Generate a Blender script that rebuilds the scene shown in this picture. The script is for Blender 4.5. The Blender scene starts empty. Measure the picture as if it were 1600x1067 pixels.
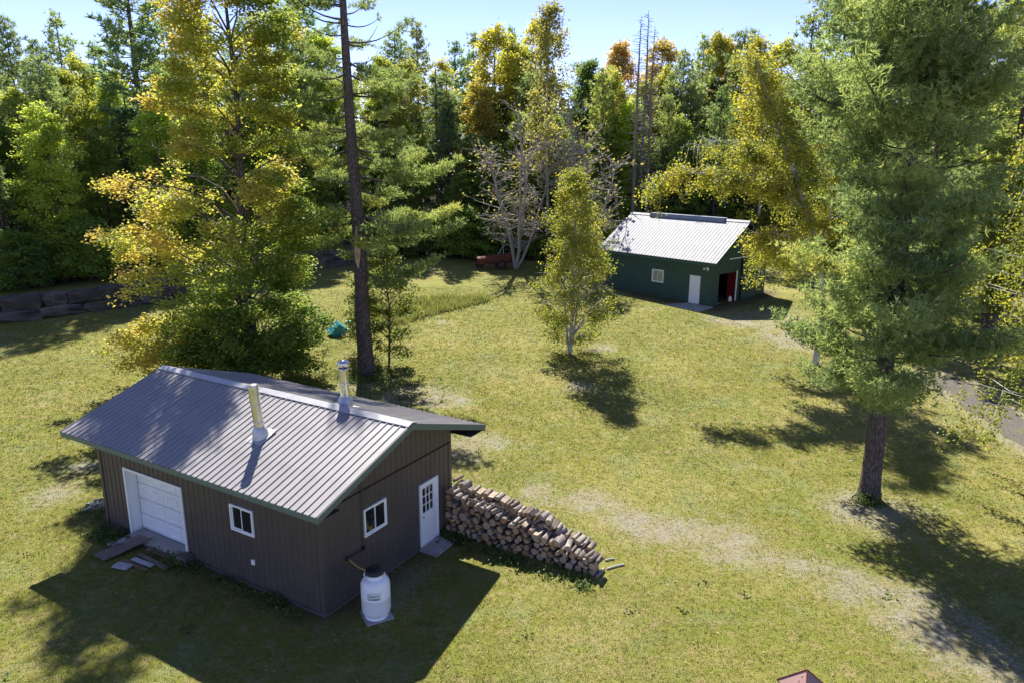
import bpy, math, random
import numpy as np
from mathutils import Matrix, Vector

R = math.radians
S = bpy.context.scene
COL = S.collection
rng = np.random.default_rng(7)
random.seed(7)

# ------------------------------------------------------------------ camera, sky, sun, exposure
CAM_H, CAM_PITCH, CAM_ROLL, CAM_F = 11.6, 0.2457, 0.0042, 1152.6
cam = bpy.data.cameras.new('camera')
cam.sensor_width = 36.0
cam.lens = 36.0 * CAM_F / 1600.0
cam.clip_end = 3000
camo = bpy.data.objects.new('camera', cam)
COL.objects.link(camo)
camo.matrix_world = Matrix.Translation((0, 0, CAM_H)) @ Matrix.Rotation(math.pi / 2 - CAM_PITCH, 4, 'X') @ Matrix.Rotation(CAM_ROLL, 4, 'Z')
S.camera = camo

SUN_EL, SUN_AZ = 46.5, -9.5          # azimuth from +Y towards +X
world = bpy.data.worlds.new('World')
S.world = world
world.use_nodes = True
wn = world.node_tree
bg = wn.nodes['Background']
sky = wn.nodes.new('ShaderNodeTexSky')
sky.sky_type = 'NISHITA'
sky.sun_disc = False
sky.sun_elevation = R(SUN_EL)
sky.sun_rotation = R(SUN_AZ)
sky.air_density = 0.6
sky.dust_density = 0.0
sky.ozone_density = 1.0
tin = wn.nodes.new('ShaderNodeMix')
tin.data_type = 'RGBA'
tin.blend_type = 'MULTIPLY'
tin.inputs[0].default_value = 1.0
tin.inputs[7].default_value = (.89, .785, 1.0, 1)      # one even tint: the camera's rendering of blue
wn.links.new(sky.outputs[0], tin.inputs[6])
wn.links.new(tin.outputs[2], bg.inputs[0])
bg.inputs[1].default_value = 0.09

sl = bpy.data.lights.new('sun', 'SUN')
sl.energy = 4.4
sl.angle = R(0.55)
sl.color = (1.0, 0.955, 0.88)
so = bpy.data.objects.new('sun', sl)
COL.objects.link(so)
sd = Vector((math.sin(R(SUN_AZ)) * math.cos(R(SUN_EL)), math.cos(R(SUN_AZ)) * math.cos(R(SUN_EL)), math.sin(R(SUN_EL))))
so.rotation_euler = sd.to_track_quat('Z', 'Y').to_euler()
so.location = (0, 0, 60)

S.view_settings.view_transform = 'Standard'
S.view_settings.look = 'None'
S.view_settings.gamma = 1.0
S.view_settings.use_curve_mapping = False
S.view_settings.exposure = 1.5
S.render.engine = 'CYCLES'
cy = S.cycles
cy.max_bounces = 12
cy.diffuse_bounces = 6
cy.glossy_bounces = 3
cy.transmission_bounces = 8
cy.transparent_max_bounces = 4
cy.use_denoising = True
cy.sample_clamp_indirect = 6
cy.caustics_reflective = False
cy.caustics_refractive = False


# ------------------------------------------------------------------ noise, terrain
def vnoise(x, y, seed=0):
    x = np.asarray(x, float); y = np.asarray(y, float)
    xi = np.floor(x).astype(np.int64); yi = np.floor(y).astype(np.int64)
    fx = x - xi; fy = y - yi
    fx = fx * fx * (3 - 2 * fx); fy = fy * fy * (3 - 2 * fy)

    def h(a, b):
        n = (a * 374761393 + b * 668265263 + seed * 974711) & 0x7fffffff
        n = ((n ^ (n >> 13)) * 1274126177) & 0x7fffffff
        return ((n ^ (n >> 16)) & 0xffff) / 65535.0
    return (h(xi, yi) * (1 - fx) + h(xi + 1, yi) * fx) * (1 - fy) + (h(xi, yi + 1) * (1 - fx) + h(xi + 1, yi + 1) * fx) * fy


def fbm(x, y, seed=0, octs=4):
    t = 0; a = 0.5; s = 0
    for i in range(octs):
        t = t + a * vnoise(x * 2 ** i, y * 2 ** i, seed + i); s += a; a *= .55
    return t / s


def sstep(a, b, x):
    t = np.clip((np.asarray(x, float) - a) / (b - a), 0, 1)
    return t * t * (3 - 2 * t)


def ter0(x, y):
    y = np.asarray(y, float); x = np.asarray(x, float)
    d = np.maximum(0, y - 25)
    z = 0.035 * (np.sqrt(d * d + 9) - 3) * 1.06
    z = np.where(y > 100, np.minimum(z, 2.75 + 0 * y), z)
    return z + 0.05 * (fbm(x * .12, y * .12, 5) - .5) * sstep(24, 34, y)


def ray(px, py):
    X = px - 800; Y = py - 533.5
    X, Y = X * math.cos(CAM_ROLL) + Y * math.sin(CAM_ROLL), -X * math.sin(CAM_ROLL) + Y * math.cos(CAM_ROLL)
    X /= CAM_F; Y /= -CAM_F
    c, s = math.cos(CAM_PITCH), math.sin(CAM_PITCH)
    return np.array([X, c + Y * s, -s + Y * c])


def ground0(px, py):
    d = ray(px, py); z = 0.0
    for _ in range(12):
        t = (z - CAM_H) / d[2]
        z = float(ter0(d[0] * t, d[1] * t))
    return d[0] * t, d[1] * t


def project(P):
    P = np.atleast_2d(P).astype(float)
    x, y, z = P[:, 0], P[:, 1], P[:, 2] - CAM_H
    c, s = math.cos(CAM_PITCH), math.sin(CAM_PITCH)
    d = y * c - z * s; up = y * s + z * c
    return np.stack([800 + CAM_F * x / d, 533.5 - CAM_F * up / d, d], 1)


# base line of the boulder wall
WALL_PTS = [ground0(*p) for p in [(-70, 512), (0, 506), (53, 501), (106, 493), (160, 486), (225, 476), (285, 462), (330, 449), (400, 434), (480, 424), (560, 414), (600, 409)]]
_wx = np.array([p[0] for p in WALL_PTS]); _wy = np.array([p[1] for p in WALL_PTS])


def wall_y(x):
    return np.interp(x, _wx, _wy)


def bank(x, y):
    x = np.asarray(x, float); y = np.asarray(y, float)
    return 1.35 * sstep(.5, 1.3, y - wall_y(x)) * (1 - sstep(-16, -13.5, x))


def ter(x, y):
    return ter0(x, y) + bank(x, y)


def terf(x, y):
    return float(ter(x, y))


def at(px, py):
    x, y = ground0(px, py)
    return x, y, terf(x, y)


def sdseg(x, y, pts):
    d = np.full(np.shape(x), 1e9)
    for (ax, ay), (bx, by) in zip(pts[:-1], pts[1:]):
        vx, vy = bx - ax, by - ay
        t = np.clip(((x - ax) * vx + (y - ay) * vy) / (vx * vx + vy * vy + 1e-9), 0, 1)
        d = np.minimum(d, np.hypot(x - ax - vx * t, y - ay - vy * t))
    return d


EDGE = [(-90, 47), (-44, 48.5), (-36, 51), (-32, 54.5), (-29, 59), (-24, 68), (-20, 72.5), (-12, 75), (-3, 73), (4, 72), (9, 72), (26, 74), (33, 66), (40, 60), (60, 52), (110, 50)]
_ex = np.array([e[0] for e in EDGE]); _ey = np.array([e[1] for e in EDGE])


def edge_y(x):
    return np.interp(x, _ex, _ey)


GRAVEL = [ground0(*p) for p in [(930, 790), (1010, 815), (1120, 838), (1200, 868), (1290, 890), (1390, 935), (1480, 1000), (1600, 1075)]]
DRIVE = [ground0(*p) for p in [(1470, 590), (1520, 620), (1580, 665), (1680, 730), (1900, 800)]]
BARE = [(ground0(735, 690), 1.7), (ground0(720, 715), 1.3), (ground0(640, 615), 2.0), (ground0(700, 625), 1.6), (ground0(560, 600), 1.5), (ground0(1195, 500), 4.2), (ground0(1150, 500), 3.0), (ground0(1240, 530), 3.5),
        (ground0(940, 545), 1.0), (ground0(905, 605), .9), (ground0(1360, 800), 2.4), (ground0(80, 770), 1.3), (ground0(120, 730), 1.2), (ground0(610, 920), 1.0), (ground0(480, 900), 1.0), (ground0(640, 895), .9), (ground0(690, 505), 1.2), (ground0(820, 770), 1.1)]


def masks(x, y):
    """dirt, dry, lush, forest floor"""
    n1 = fbm(x * .5, y * .5, 11); n2 = fbm(x * .16, y * .16, 23); n3 = fbm(x * 1.6, y * 1.6, 31, 3)
    dirt = (1 - sstep(.3, 1.9, sdseg(x, y, GRAVEL) + (n1 - .5) * 2.4)) * .8
    for (bx, by), r in BARE:
        dirt = np.maximum(dirt, .85 * (1 - sstep(.2 * r, r * 1.25, np.hypot(x - bx, y - by) + (n1 - .5) * 2.0)))
    dirt = np.maximum(dirt, .9 * (1 - sstep(1.0, 2.0, sdseg(x, y, DRIVE) + (n1 - .5) * 1.2)))
    dirt = np.clip(dirt * (.35 + .95 * n3), 0, 1) * .8
    dry = np.clip(sstep(.46, .66, n2 * .55 + n1 * .3 + n3 * .15) * .9 + .25 * (1 - sstep(2, 7, sdseg(x, y, GRAVEL))) + .45 * sstep(11, 20, x) * (1 - sstep(60, 80, y)), 0, 1)
    lush = sstep(.5, .68, fbm(x * .3 + 40, y * .3, 57) * .6 + n3 * .4)
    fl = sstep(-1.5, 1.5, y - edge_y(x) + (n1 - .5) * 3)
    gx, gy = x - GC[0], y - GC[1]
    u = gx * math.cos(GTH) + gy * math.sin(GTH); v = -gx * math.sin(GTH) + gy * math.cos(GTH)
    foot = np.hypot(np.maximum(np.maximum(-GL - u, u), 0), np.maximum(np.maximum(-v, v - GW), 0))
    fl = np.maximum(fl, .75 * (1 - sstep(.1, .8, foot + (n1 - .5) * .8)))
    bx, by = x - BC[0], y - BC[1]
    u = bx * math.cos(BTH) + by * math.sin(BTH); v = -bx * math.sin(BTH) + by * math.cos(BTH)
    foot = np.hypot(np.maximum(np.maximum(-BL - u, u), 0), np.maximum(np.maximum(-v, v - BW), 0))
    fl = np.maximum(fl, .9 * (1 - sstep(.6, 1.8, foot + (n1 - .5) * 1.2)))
    return dirt, dry, lush, fl


# garage (brown) and barn (green): corner nearest the camera, rotation, length, depth
GC, GTH, GL, GW, GH, GR, GOE, GOR, GOL = (-4.807, 16.842), -0.5357, 9.55, 5.6, 3.654, 4.572, 0.80, 0.80, 0.45
BC, BTH, BL, BW, BH, BR, BOE, BOR = (14.521, 53.121), -0.844, 10.2, 7.4, 3.55, 6.0, 0.45, 0.55
BZ = 0.98


# ------------------------------------------------------------------ mesh building
class Geo:
    def __init__(s):
        s.V = []; s.F = []; s.n = 0; s.M = []; s.T = []; s.SM = []

    def add(s, V, F, m=0, tint=0.0, smooth=False):
        V = np.asarray(V, float).reshape(-1, 3); F = np.asarray(F, np.int64)
        s.V.append(V); s.F.append(F + s.n); s.n += len(V)
        s.M.append(np.full(len(F), m, np.int32))
        s.SM.append(np.full(len(F), smooth, bool))
        s.T.append(np.broadcast_to(np.asarray(tint, np.float32), (len(V),)))
        return s

    def box(s, x0, x1, y0, y1, z0, z1, m=0):
        V = [(x, y, z) for z in (z0, z1) for y in (y0, y1) for x in (x0, x1)]
        F = [(0, 2, 3, 1), (4, 5, 7, 6), (0, 1, 5, 4), (2, 6, 7, 3), (0, 4, 6, 2), (1, 3, 7, 5)]
        return s.add(V, F, m)

    def hexa(s, V8, m=0):
        """8 corners: bottom ring ccw, then top ring ccw"""
        F = [(0, 3, 2, 1), (4, 5, 6, 7), (0, 1, 5, 4), (1, 2, 6, 5), (2, 3, 7, 6), (3, 0, 4, 7)]
        return s.add(V8, F, m)

    def tube(s, P, rad, sides=6, m=0, tint=0.0, cap=True, smooth=True):
        P = np.asarray(P, float); n = len(P)
        rad = np.broadcast_to(np.asarray(rad, float), (n,))
        T = np.gradient(P, axis=0); T /= np.linalg.norm(T, axis=1)[:, None] + 1e-12
        a = np.array([0, 0, 1.]) if abs(T[0, 2]) < .9 else np.array([1., 0, 0])
        U = np.cross(T, a); U /= np.linalg.norm(U, axis=1)[:, None] + 1e-12
        W = np.cross(T, U)
        an = np.arange(sides) * 2 * math.pi / sides
        ring = P[:, None, :] + rad[:, None, None] * (np.cos(an)[None, :, None] * U[:, None, :] + np.sin(an)[None, :, None] * W[:, None, :])
        i = np.arange(n - 1)[:, None] * sides; j = np.arange(sides)[None, :]; k = (j + 1) % sides
        F = np.stack([i + j, i + k, i + sides + k, i + sides + j], -1).reshape(-1, 4)
        s.add(ring.reshape(-1, 3), F, m, tint, smooth)
        if cap:
            for r, fl in ((0, True), (n - 1, False)):
                c = P[r]; V = np.vstack([ring[r], c[None]])
                Ft = [((jj + 1) % sides, jj, sides) if fl else (jj, (jj + 1) % sides, sides) for jj in range(sides)]
                s.add(V, Ft, m, tint if np.isscalar(tint) else 0.0)
        return s

    def lathe(s, prof, sides=24, m=0, c=(0, 0, 0), smooth=True):
        prof = np.asarray(prof, float); n = len(prof)
        an = np.arange(sides) * 2 * math.pi / sides
        V = np.stack([prof[:, None, 0] * np.cos(an) + c[0], prof[:, None, 0] * np.sin(an) + c[1], np.repeat(prof[:, 1:2], sides, 1) + c[2]], -1)
        i = np.arange(n - 1)[:, None] * sides; j = np.arange(sides)[None, :]; k = (j + 1) % sides
        F = np.stack([i + j, i + k, i + sides + k, i + sides + j], -1).reshape(-1, 4)
        return s.add(V.reshape(-1, 3), F, m, 0.0, smooth)

    def mesh(s, name, mats, attrs=None):
        me = bpy.data.meshes.new(name)
        V = np.concatenate(s.V); me.vertices.add(len(V)); me.vertices.foreach_set('co', V.astype(np.float32).ravel())
        li = np.concatenate([f.ravel() for f in s.F]).astype(np.int32)
        tot = np.concatenate([np.full(len(f), f.shape[1], np.int32) for f in s.F])
        st = np.concatenate([[0], np.cumsum(tot)[:-1]]).astype(np.int32)
        me.loops.add(len(li)); me.loops.foreach_set('vertex_index', li)
        me.polygons.add(len(tot)); me.polygons.foreach_set('loop_start', st)
        me.polygons.foreach_set('material_index', np.concatenate(s.M))
        me.polygons.foreach_set('use_smooth', np.concatenate(s.SM))
        at_ = me.attributes.new('tint', 'FLOAT', 'POINT')
        at_.data.foreach_set('value', np.concatenate(s.T).astype(np.float32))
        for k, v in (attrs or {}).items():
            a_ = me.attributes.new(k, 'FLOAT', 'POINT'); a_.data.foreach_set('value', np.asarray(v, np.float32))
        for mt in (mats if isinstance(mats, (list, tuple)) else [mats]):
            me.materials.append(mt)
        me.update(calc_edges=True)
        me.validate()
        return me


def link(name, data, parent=None, loc=None, rotz=None):
    o = bpy.data.objects.new(name, data)
    COL.objects.link(o)
    if parent is not None: o.parent = parent
    if loc is not None: o.location = loc
    if rotz is not None: o.rotation_euler = (0, 0, rotz)
    return o


def obj(name, geo, mats, parent=None, loc=None, rotz=None):
    return link(name, geo.mesh(name, mats), parent, loc, rotz)


def tag(o, label, cat, group=None):
    o['label'] = label; o['category'] = cat
    if group: o['group'] = group
    return o


def thing(name, label, cat, loc=(0, 0, 0), rotz=0, group=None):
    return tag(link(name, None, None, loc, rotz), label, cat, group)


def kind(o, k):
    o['kind'] = k
    return o


# ------------------------------------------------------------------ materials
class NT:
    def __init__(s, name):
        s.m = bpy.data.materials.new(name); s.m.use_nodes = True
        s.t = s.m.node_tree; s.t.nodes.clear()
        s.out = s.t.nodes.new('ShaderNodeOutputMaterial')

    def n(s, ty, ins=None, **kw):
        x = s.t.nodes.new('ShaderNode' + ty)
        for k, v in kw.items(): setattr(x, k, v)
        for k, v in (ins or {}).items():
            if hasattr(v, 'links') or isinstance(v, bpy.types.NodeSocket): s.t.links.new(v, x.inputs[k])
            else: x.inputs[k].default_value = v
        return x

    def attr(s, name): return s.n('Attribute', attribute_name=name).outputs['Fac']

    def pos(s): return s.n('NewGeometry').outputs['Position']

    def obco(s): return s.n('TexCoord').outputs['Object']

    def noise(s, scale, vec=None, detail=3, rough=.55):
        i = {'Scale': scale, 'Detail': detail, 'Roughness': rough}
        if vec is not None: i['Vector'] = vec
        return s.n('TexNoise', i).outputs['Fac']

    def ramp(s, fac, stops):
        r = s.n('ValToRGB', {'Fac': fac}); e = r.color_ramp.elements
        while len(e) < len(stops): e.new(.5)
        for k, (p, c) in enumerate(stops):
            e[k].position = p; e[k].color = tuple(c) + (1,) if len(c) == 3 else c
        return r.outputs['Color']

    def mix(s, f, a, b, mode='MIX'):
        x = s.n('Mix', data_type='RGBA', blend_type=mode)
        for key, v in ((0, f), (6, a), (7, b)):
            if isinstance(v, bpy.types.NodeSocket): s.t.links.new(v, x.inputs[key])
            else: x.inputs[key].default_value = (tuple(v) + (1,)) if isinstance(v, (tuple, list)) and len(v) == 3 else v
        return x.outputs[2]

    def math(s, op, a, b=0.0, c=0.0):
        x = s.n('Math', operation=op)
        for k, v in enumerate((a, b, c)):
            if isinstance(v, bpy.types.NodeSocket): s.t.links.new(v, x.inputs[k])
            else: x.inputs[k].default_value = v
        return x.outputs[0]

    def bump(s, h, strength=.3, dist=.02):
        return s.n('Bump', {'Height': h, 'Strength': strength, 'Distance': dist}).outputs[0]

    def pbr(s, col, rough=.6, metal=0.0, spec=.5, bump=None, **kw):
        i = {'Roughness': rough, 'Metallic': metal, 'Specular IOR Level': spec}
        i['Base Color'] = (tuple(col) + (1,)) if isinstance(col, (tuple, list)) else col
        if bump is not None: i['Normal'] = bump
        i.update(kw)
        p = s.n('BsdfPrincipled', i)
        s.t.links.new(p.outputs[0], s.out.inputs[0])
        return s.m


def plain(name, col, rough=.6, metal=0.0, spec=.5, var=.12, scale=3.0, bump=0.0):
    t = NT(name)
    n = t.noise(scale, t.pos(), 5, .6)
    c = t.mix(t.ramp(n, [(.25, (0, 0, 0)), (.75, (1, 1, 1))]), tuple(x * (1 - var) for x in col), tuple(min(1, x * (1 + var)) for x in col))
    b = t.bump(t.noise(scale * 14, t.pos(), 3), bump, .01) if bump else None
    return t.pbr(c, rough, metal, spec, b)


def leafmat(name, stops, trans=.45, rough=.55, objcol=False, spec=.25, tmul=(1.15, 1.1, .55)):
    t = NT(name)
    f = t.attr('tint')
    c = t.ramp(f, stops)
    if objcol:
        c = t.mix(1.0, c, t.n('ObjectInfo').outputs['Color'], 'MULTIPLY')
    d = t.n('BsdfPrincipled', {'Base Color': c, 'Roughness': rough, 'Specular IOR Level': spec})
    c2 = t.mix(1.0, c, tmul, 'MULTIPLY')
    tr = t.n('BsdfTranslucent', {'Color': c2})
    mx = t.n('MixShader', {0: trans})
    t.t.links.new(d.outputs[0], mx.inputs[1]); t.t.links.new(tr.outputs[0], mx.inputs[2])
    t.t.links.new(mx.outputs[0], t.out.inputs[0])
    return t.m


def barkmat(name, a, b, sx=9.0, sz=1.6, bump=.8):
    t = NT(name)
    mp = t.n('Mapping', {'Vector': t.obco(), 'Scale': (sx, sx, sz)})
    n = t.noise(1.6, mp.outputs[0], 6, .65)
    v = t.n('TexVoronoi', {'Vector': mp.outputs[0], 'Scale': 1.5}, feature='DISTANCE_TO_EDGE').outputs[0]
    h = t.math('MULTIPLY', n, t.math('MINIMUM', t.math('MULTIPLY', v, 5.0), 1.0))
    c = t.ramp(h, [(.12, tuple(x * .45 for x in a)), (.45, a), (.75, b)])
    return t.pbr(c, .9, 0, .15, t.bump(h, bump, .05))


def birchmat(name):
    t = NT(name)
    mp = t.n('Mapping', {'Vector': t.obco(), 'Scale': (1.2, 1.2, 9)})
    n = t.noise(1.3, mp.outputs[0], 5, .7)
    big = t.noise(1.1, t.obco(), 2)
    c = t.ramp(n, [(.34, (.05, .045, .04)), (.43, (.42, .4, .36)), (.7, (.5, .48, .44))])
    c = t.mix(t.ramp(big, [(.5, (0, 0, 0)), (.7, (1, 1, 1))]), c, (.22, .19, .16))
    return t.pbr(c, .75, 0, .2, t.bump(n, .3, .01))


M = {}
# green colours of needles and leaves
M['pine'] = leafmat('pine needles', [(0, (.102, .152, .087)), (.45, (.239, .304, .160)), (.75, (.406, .435, .189)), (1, (.56, .49, .17))], .55, .5, True, tmul=(1.2, 1.2, .75))
M['leaf'] = leafmat('broad leaves', [(0, (.55, .6, .7)), (.5, (1, 1, 1)), (1, (1.3, 1.25, 1.1))], .60, .5, True)
M['maple'] = leafmat('maple leaves', [(0, (.17, .26, .06)), (.3, (.27, .34, .065)), (.52, (.44, .45, .09)), (.75, (.56, .48, .10)), (1, (.58, .40, .15))], .6, .5, False, tmul=(1.1, 1.1, .7))
M['birchleaf'] = leafmat('birch leaves', [(0, (.13, .18, .045)), (.4, (.28, .31, .06)), (.75, (.44, .41, .075)), (1, (.5, .34, .10))], .6, .45, False, tmul=(1.15, 1.1, .6))
M['grass'] = None
M['bark'] = barkmat('grey brown bark', (.15, .125, .105), (.28, .25, .215), 13, 2.2)
M['pinebark'] = barkmat('furrowed pine bark', (.165, .13, .118), (.32, .255, .23), 15, 2.2, .9)
M['birchbark'] = birchmat('white birch bark')
M['deadwood'] = barkmat('bleached dead wood', (.24, .215, .19), (.4, .37, .34), 10, 1)
M['greytwig'] = plain('pale grey twigs', (.34, .31, .28), .9, 0, .1)
M['twig'] = plain('grey twigs', (.2, .175, .155), .9, 0, .1)


def make_ground_mats():
    out = []
    for nm in ('lawn', 'grass'):
        t = NT(nm); P = t.pos()
        f1 = t.noise(7.0, P, 5, .7); f2 = t.noise(34.0, P, 3, .7); f3 = t.noise(1.2, P, 4, .6)
        f0 = t.noise(.22, P, 3, .6); f4 = t.noise(2.6, P, 4, .65); f5 = t.noise(.55, P, 3, .6)
        green = t.ramp(f1, [(.28, (0.157, 0.160, 0.032)), (.72, (0.241, 0.235, 0.054))])
        dry = t.ramp(f1, [(.25, (0.262, 0.233, 0.075)), (.75, (0.389, 0.343, 0.142))])
        lush = t.ramp(f1, [(.3, (0.119, 0.151, 0.022)), (.7, (0.191, 0.215, 0.040))])
        dm = t.math('ADD', t.math('MULTIPLY', t.attr('dry'), .8), t.math('MULTIPLY', t.math('SUBTRACT', f3, .5), 1.6))
        dm = t.math('ADD', dm, t.math('MULTIPLY', t.math('SUBTRACT', f1, .5), .9))
        c = t.mix(t.math('MULTIPLY', t.math('MINIMUM', t.math('MAXIMUM', dm, 0), 1), .85), green, dry)
        lm = t.math('MULTIPLY', t.attr('lush'), t.math('MINIMUM', t.math('MAXIMUM', t.math('MULTIPLY_ADD', f3, 3.0, -.9), 0), 1))
        c = t.mix(t.math('MULTIPLY', lm, .85), c, lush)
        c = t.mix(.55, c, t.mix(1.0, c, t.ramp(f0, [(.3, (.75, .8, .8)), (.7, (1.2, 1.15, 1.05))]), 'MULTIPLY'))
        tan = t.math('MINIMUM', t.math('MAXIMUM', t.math('MULTIPLY_ADD', f4, 7.0, -3.7), 0), 1)
        c = t.mix(t.math('MULTIPLY', tan, .55), c, (.37, .275, .14))
        blu = t.math('MINIMUM', t.math('MAXIMUM', t.math('MULTIPLY_ADD', f5, 7.0, -3.75), 0), 1)
        c = t.mix(t.math('MULTIPLY', blu, .5), c, (.225, .26, .11))
        gr2 = t.math('MINIMUM', t.math('MAXIMUM', t.math('MULTIPLY_ADD', t.math('SUBTRACT', 1.0, f4), 7.0, -3.7), 0), 1)
        c = t.mix(t.math('MULTIPLY', gr2, .55), c, (.20, .23, .026))
        if nm == 'lawn':
            grav = t.ramp(f2, [(.3, (0.170, 0.149, 0.132)), (.5, (0.306, 0.276, 0.247)), (.72, (0.443, 0.413, 0.375))])
            soil = t.ramp(f1, [(.3, (0.230, 0.192, 0.120)), (.7, (0.358, 0.302, 0.200))])
            dd = t.mix(t.math('MINIMUM', t.math('MAXIMUM', t.math('MULTIPLY_ADD', f3, 4, -1.6), 0), 1), soil, grav)
            w = t.math('ADD', t.attr('dirt'), t.math('MULTIPLY', t.math('SUBTRACT', f1, .5), 1.7))
            w = t.math('ADD', w, t.math('MULTIPLY', t.math('SUBTRACT', f2, .5), .9))
            w = t.math('MINIMUM', t.math('MAXIMUM', t.math('MULTIPLY_ADD', w, 2.0, -.42), 0), .85)
            w = t.math('MULTIPLY', w, t.math('GREATER_THAN', t.attr('dirt'), .02))
            c = t.mix(w, c, dd)
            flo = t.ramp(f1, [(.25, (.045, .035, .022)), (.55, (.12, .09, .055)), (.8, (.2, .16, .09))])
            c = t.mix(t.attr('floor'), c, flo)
            # the gaps between blades: deep relief, their shade also darkened into the colour
            h = t.math('ADD', t.math('MULTIPLY', f1, .6), t.math('MULTIPLY', f2, .55))
            c = t.mix(1.0, c, t.ramp(f2, [(.3, (.62, .62, .6)), (.6, (1.05, 1.05, 1.05))]), 'MULTIPLY')
            t.pbr(c, .9, 0, .1, t.bump(h, 1.0, .07))
        else:
            c = t.mix(1.0, c, t.ramp(t.attr('tint'), [(0, (.7, .75, .7)), (1, (1.35, 1.3, 1.25))]), 'MULTIPLY')
            d = t.n('BsdfPrincipled', {'Base Color': c, 'Roughness': .6, 'Specular IOR Level': .2})
            tr = t.n('BsdfTranslucent', {'Color': t.mix(1.0, c, (1.05, 1.1, .7), 'MULTIPLY')})
            mx = t.n('MixShader', {0: .4})
            t.t.links.new(d.outputs[0], mx.inputs[1]); t.t.links.new(tr.outputs[0], mx.inputs[2]); t.t.links.new(mx.outputs[0], t.out.inputs[0])
        out.append(t.m)
    return out


M['lawn'], M['grass'] = make_ground_mats()


def metal_sheet(name, col, rough, spec=.5, var=.15, metal=0.0):
    t = NT(name)
    P = t.obco()
    n = t.noise(1.3, P, 5, .6)
    mp = t.n('Mapping', {'Vector': P, 'Scale': (14, 1.2, 1.2)})
    st = t.noise(1.0, mp.outputs[0], 3)
    k = t.math('ADD', t.math('MULTIPLY', n, .6), t.math('MULTIPLY', st, .4))
    c = t.ramp(k, [(.3, tuple(x * (1 - var) for x in col)), (.7, tuple(min(1, x * (1 + var)) for x in col))])
    return t.pbr(c, t.math('MULTIPLY_ADD', n, .2, rough - .1), metal, spec, t.bump(n, .04, .02))


M['roofbrown'] = metal_sheet('brown grey roof steel', (.245, .232, .224), .5, .3)
M['roofwhite'] = metal_sheet('galvanised roof steel', (.25, .25, .262), .6, .2, .14)
M['ridge'] = metal_sheet('pale ridge steel', (.36, .355, .36), .35, .5)
M['siding'] = metal_sheet('brown siding steel', (.085, .068, .060), .5, .4)
M['sidinggreen'] = metal_sheet('green siding steel', (.042, .088, .066), .5, .35)
M['trimgreen'] = plain('green grey trim', (.105, .15, .132), .5, 0, .4, .06)
M['trimgreen2'] = plain('dark green trim', (.035, .085, .068), .5, 0, .4, .06)
M['white'] = plain('white paint', (.82, .82, .80), .45, 0, .4, .06, 2.5)
M['doorwhite'] = plain('white steel door', (.80, .80, .80), .42, 0, .4, .06, 2.0)
M['vinyl'] = plain('white vinyl', (.84, .84, .84), .4, 0, .4, .03)
M['concrete'] = plain('grey concrete', (.34, .325, .30), .9, 0, .2, .25, 2.2, .3)
M['woodgrey'] = plain('weathered plank wood', (.19, .15, .125), .9, 0, .15, .35, 2.5, .4)
M['woodred'] = plain('worn red brown plank', (.2, .115, .09), .85, 0, .2, .35, 2.5, .3)
M['woodpale'] = plain('peeling pale plank', (.42, .41, .40), .9, 0, .2, .35, 3.0, .3)
M['steel'] = NT('stainless pipe').pbr((.62, .61, .58), .22, 1.0)
M['steelwarm'] = plain('weathered stainless pipe', (.60, .575, .51), .3, .9, .5, .1)
M['galv'] = plain('galvanised flashing', (.45, .47, .48), .45, .55, .5, .12)
M['black'] = plain('black plastic', (.018, .018, .022), .45, 0, .4, .1)
M['dark'] = plain('dark interior', (.02, .02, .022), .9, 0, .1, .1)
M['tank'] = plain('white tank enamel', (.86, .86, .85), .35, 0, .5, .03)
M['yellow'] = plain('yellow hose', (.62, .43, .09), .5)
M['teal'] = plain('teal plastic', (.012, .20, .26), .4, 0, .5, .1)
M['mint'] = plain('mint plastic', (.30, .62, .52), .45, 0, .5, .1)
M['rust'] = plain('rusty steel', (.17, .062, .038), .85, .1, .3, .5, 4, .3)
M['redpaint'] = plain('red paint', (.17, .012, .014), .4, 0, .5, .1)
M['redrim'] = plain('faded red rim', (.17, .05, .036), .7, 0, .3, .3, 6)
M['rubber'] = plain('old rubber', (.03, .03, .03), .9)
M['copper'] = plain('rusty pink metal', (.36, .205, .17), .55, .1, .5, .12, 3)
M['alu'] = plain('weathered aluminium', (.42, .41, .39), .5, .6, .5, .15)
M['cut'] = None
_t = NT('dark window glass')
M['glass'] = _t.pbr((.018, .02, .022), .04, 0, .8)


def endgrain():
    t = NT('cut log end'); P = t.obco()
    sx = t.n('SeparateXYZ', {0: P})
    r = t.math('SQRT', t.math('ADD', t.math('MULTIPLY', sx.outputs[0], sx.outputs[0]), t.math('MULTIPLY', sx.outputs[2], sx.outputs[2])))
    n = t.noise(3.0, P, 4)
    ring = t.math('SINE', t.math('MULTIPLY_ADD', r, 34.0, t.math('MULTIPLY', n, 7.0)))
    rnd = t.n('ObjectInfo').outputs['Random']
    c = t.ramp(rnd, [(0, (.34, .19, .09)), (.35, (.46, .29, .145)), (.65, (.56, .40, .235)), (1, (.42, .34, .25))])
    c = t.mix(t.math('MULTIPLY_ADD', ring, .13, .14), c, (.16, .09, .05))
    c = t.mix(t.ramp(n, [(.52, (0, 0, 0)), (.72, (1, 1, 1))]), c, (.17, .11, .075))
    return t.pbr(c, .85, 0, .15, t.bump(n, .3, .02))


M['cut'] = endgrain()


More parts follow.
